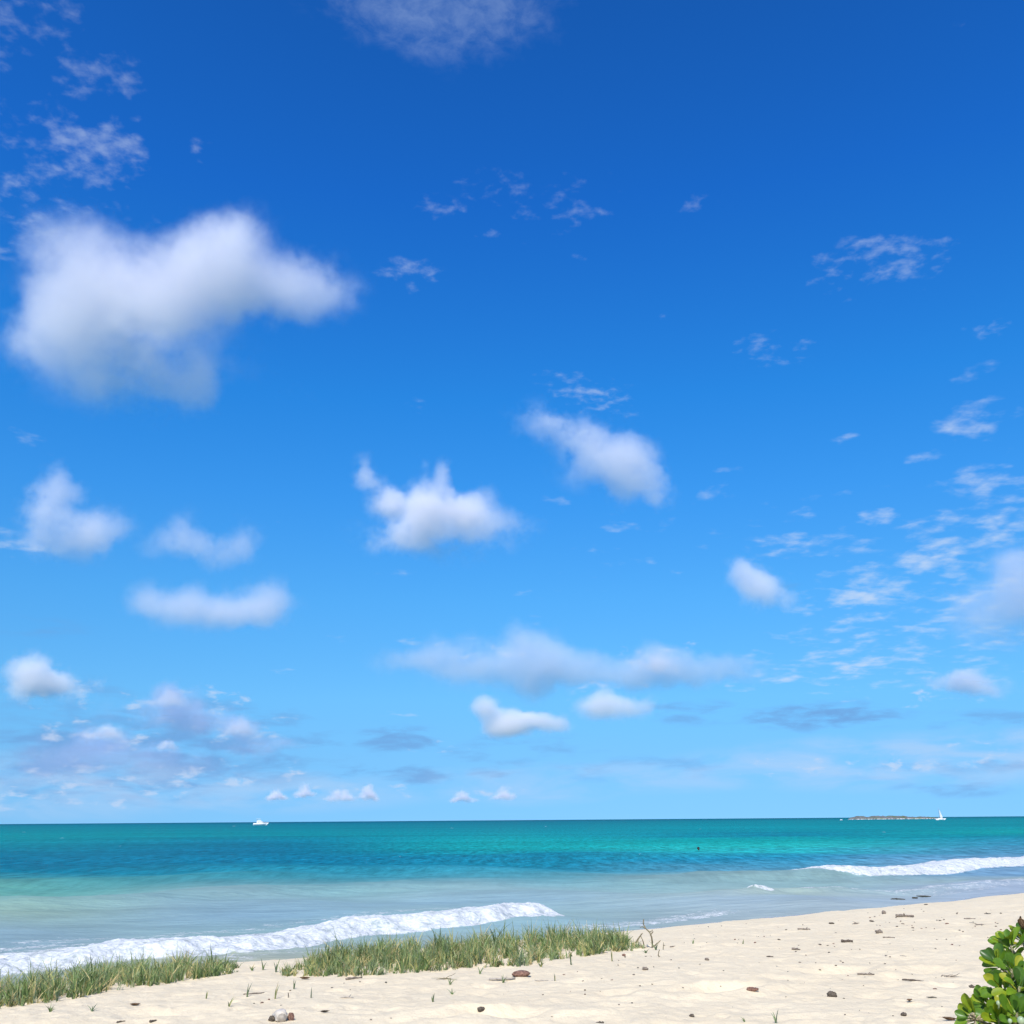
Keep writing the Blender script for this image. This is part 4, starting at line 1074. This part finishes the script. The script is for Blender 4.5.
def motor_boat(px, D, L, turn, label, full=True):
    p, a = sea_at(px, D); root = empty('motor_boat', p, -a+R(turn)); tag(root, label, 'boat'); s = L/12.5
    def add(nm, bm, m, par=root, sm=False):
        for v in bm.verts: v.co *= s
        return mesh_obj(nm, bm, m, par, sm)
    add('hull', hull_bm(12.5, 3.9, 1.75), m_white, sm=True)
    add('cabin', frustum(-2.6, 3.2, 1.5, 1.8, 3.2, 1.3), m_white)
    if full:
        add('window', frustum(-2.2, 2.75, 1.50, 2.35, 2.85, .45, .1, .93), m_glass)
        add('flybridge', frustum(-2.6, 1.0, 1.3, 3.2, 3.8, .3), m_white)
        bm = bmesh.new()
        for x, y in ((-2.3, -1.1), (-2.3, 1.1), (.2, -1.1), (.2, 1.1)): tube(bm, [(x, y, 3.7), (x+.15, y*.95, 4.85)], .05, 6)
        add('canopy_post', bm, m_trim)
        add('canopy', frustum(-2.9, .9, 1.4, 4.85, 5.05, .2), m_white)
        bm = bmesh.new()
        for y in (-1, 1):
            tube(bm, [(1.5, y*1.75, 2.55), (4, y*1.4, 2.75), (6.6, y*.15, 2.95)], .03, 6)
            for x, yy, z in ((1.5, 1.75, 2.55), (3, 1.55, 2.67), (4.5, 1.2, 2.8), (5.8, .6, 2.9)): tube(bm, [(x, y*yy, z), (x, y*yy, 1.85)], .025, 6)
        add('bow_rail', bm, m_trim)
        add('cockpit_floor', frustum(-5.6, -2.7, 1.4, 1.76, 1.86, .02, .02, .98), m_trim)
    return root
motor_boat(260, 880, 12.2, 6, 'white motor yacht with a canopy near the horizon on the left')
motor_boat(841, 1150, 2.9, 10, 'tiny white skiff left of the low rocky islet', False)

def sail_boat(px, D):
    p, a = sea_at(px, D); root = empty('sailing_boat', p, -a+R(8)); tag(root, 'white sailing boat with a tall mast at the right end of the islet', 'boat')
    mesh_obj('hull', hull_bm(8.2, 2.5, 1.0, .5, .12), m_white, root)
    mesh_obj('cabin', frustum(-1.4, 1.8, .8, 1.0, 1.55, .5), m_white, root, False)
    bm = bmesh.new(); tube(bm, [(-.4, 0, .9), (-.4, 0, 5.5), (-.45, 0, 10.0)], [.1, .09, .06], 8); mesh_obj('mast', bm, m_trim, root)
    bm = bmesh.new(); tube(bm, [(-.4, 0, 1.9), (-3.6, 0, 2.0)], .07, 8); mesh_obj('boom', bm, m_trim, root)
    bm = bmesh.new(); rows = []
    for i in range(9):
        u = i/8; z = 1.9+(8.6-1.9)*u; xa = .05; xb = .05+2.3*(1-u)**1.0
        rows.append([bm.verts.new((xa+(xb-xa)*v, .35*math.sin(math.pi*v)*(1-u), z-(1-u)*.55*v)) for v in (0, .25, .5, .75, 1)])
    for a_, b_ in zip(rows[:-1], rows[1:]):
        for j in range(4): bm.faces.new((a_[j], a_[j+1], b_[j+1], b_[j]))
    bmesh.ops.remove_doubles(bm, verts=bm.verts[:], dist=.001)
    bmesh.ops.solidify(bm, geom=bm.faces[:], thickness=.02)
    mesh_obj('headsail', bm, m_sail, root)
    bm = bmesh.new()
    for q in ((-3.9, 0, 1.05), (-.5, 1.15, 1.1), (-.5, -1.15, 1.1), (4.3, 0, 1.2)): tube(bm, [(-.45, 0, 9.9), q], .018, 5)
    mesh_obj('rigging', bm, m_trim, root)
sail_boat(940.3, 960)
p, a = sea_at(937.4, 900); root = empty('dinghy', p, -a+R(-15)); tag(root, 'tiny white dinghy just left of the sailing boat', 'boat')
mesh_obj('hull', hull_bm(1.9, 1.0, .55, .2, .1), m_white, root); bm = bmesh.new(); tube(bm, [(-.3, -.42, .5), (-.3, .42, .5)], .06, 6); mesh_obj('thwart', bm, m_trim, root)

# low rocky islet on the horizon
m_isl, t, bs = mat_new('islet_rock')
gp = t.new('ShaderNodeNewGeometry'); pos = gp.outputs['Position']
zz = t.new('ShaderNodeSeparateXYZ'); t.l.new(pos, zz.inputs[0])
nA = t.noise(pos, .12, 5, .6); nB = t.noise(pos, .5, 4, .65)
rock = t.mix(t.rng(nB, .35, .65), (.09,.09,.09,1), (.17,.175,.175,1)); rock = t.mix(t.rng(nA, .48, .58), rock, (.09,.13,.06,1))
t.put(bs.inputs['Base Color'], t.mix(t.math('MULTIPLY', t.rng(zz.outputs[2], .9, .35), t.rng(nB, .42, .6)), rock, (.75,.77,.78,1))); bs.inputs['Roughness'].default_value = .95
DI = 1500
us = np.linspace(0, 1, 150); vs = np.linspace(-1, 1, 22)
U, Vv = np.meshgrid(us, vs)
pa, aa = sea_at(848, DI); pb, ab = sea_at(939, DI+60)
X = pa.x+(pb.x-pa.x)*U+Vv*18*math.sin(aa); Y = pa.y+(pb.y-pa.y)*U+Vv*18*math.cos(aa)
PP = np.stack([X.ravel(), Y.ravel()], 1)
prof = np.interp(U, [0, .03, .1, .2, .3, .38, .5, .62, .75, .88, .96, 1], [0, .55, .85, .8, 1.0, 1.05, .75, .8, .6, .65, .4, 0])
Zi = 4.6*prof*np.maximum(0, 1-Vv**2)**.6*(1+.30*fbm(PP, .12, 4, 90).reshape(U.shape))+.35*fbm(PP, .5, 3, 91).reshape(U.shape)-.35
isl = grid_mesh('islet', X, Y, Zi, m_isl); isl['kind'] = 'structure'

# swimmer: head and shoulders above the water
def swimmer(px, py):
    q = on_plane(px, py, 0.0); base = Vector((q[0], q[1], -.13))
    root = empty('person', base, math.atan2(-q[0], q[1])+R(35)); tag(root, 'person swimming far out with only dark head and shoulders above water', 'person')
    m_skin = simple_mat('tanned_skin', (.05, .036, .03), rough=.6, var=.08, scale=10); m_hair = simple_mat('black_hair', (.015, .012, .01), rough=.5, var=.2, scale=60)
    me = bpy.data.meshes.new('body'); pts = [(0, 0, -.45), (0, 0, -.18), (0, .0, -.04), (0, -.015, .06), (0, -.02, .13), (0, -.025, .20), (0, -.015, .28), (-.19, .0, -.08), (-.30, -.12, -.16), (-.28, -.34, -.10), (.19, 0, -.08), (.31, -.10, -.17), (.30, -.34, -.14)]
    ed = [(0, 1), (1, 2), (2, 3), (3, 4), (4, 5), (5, 6), (2, 7), (7, 8), (8, 9), (2, 10), (10, 11), (11, 12)]
    me.from_pydata(pts, ed, []); o = bpy.data.objects.new('body', me); C.objects.link(o)
    md = o.modifiers.new('s', 'SKIN'); rad = [.15, .17, .10, .055, .075, .098, .07, .07, .05, .035, .07, .05, .035]
    for v, r_ in zip(me.skin_vertices[0].data, rad): v.radius = (r_, r_)
    me.skin_vertices[0].data[0].use_root = True
    sb = o.modifiers.new('b', 'SUBSURF'); sb.levels = 2; sb.render_levels = 2
    me2 = bpy.data.meshes.new_from_object(o.evaluated_get(bpy.context.evaluated_depsgraph_get())); o.modifiers.clear(); o.data = me2; me2.name = 'body'
    me2.materials.clear(); me2.materials.append(m_skin); me2.polygons.foreach_set('use_smooth', np.ones(len(me2.polygons), bool)); o.parent = root
    bm = bmesh.new(); bmesh.ops.create_icosphere(bm, subdivisions=3, radius=1)
    for v in bm.verts:
        c = v.co.copy(); v.co = Vector((c.x*.108, c.y*.122+.012, c.z*.125+.225))
        if c.y < -.35 and c.z < .35: v.co.y += .09
    mesh_obj('hair', bm, m_hair, root)
    bm = bmesh.new(); bmesh.ops.create_icosphere(bm, subdivisions=2, radius=.018)
    for v in bm.verts: v.co = Vector((v.co.x*.8, v.co.y*1.4-.125, v.co.z*1.4+.19))
    mesh_obj('nose', bm, m_skin, root)
swimmer(698.5, 849.5)
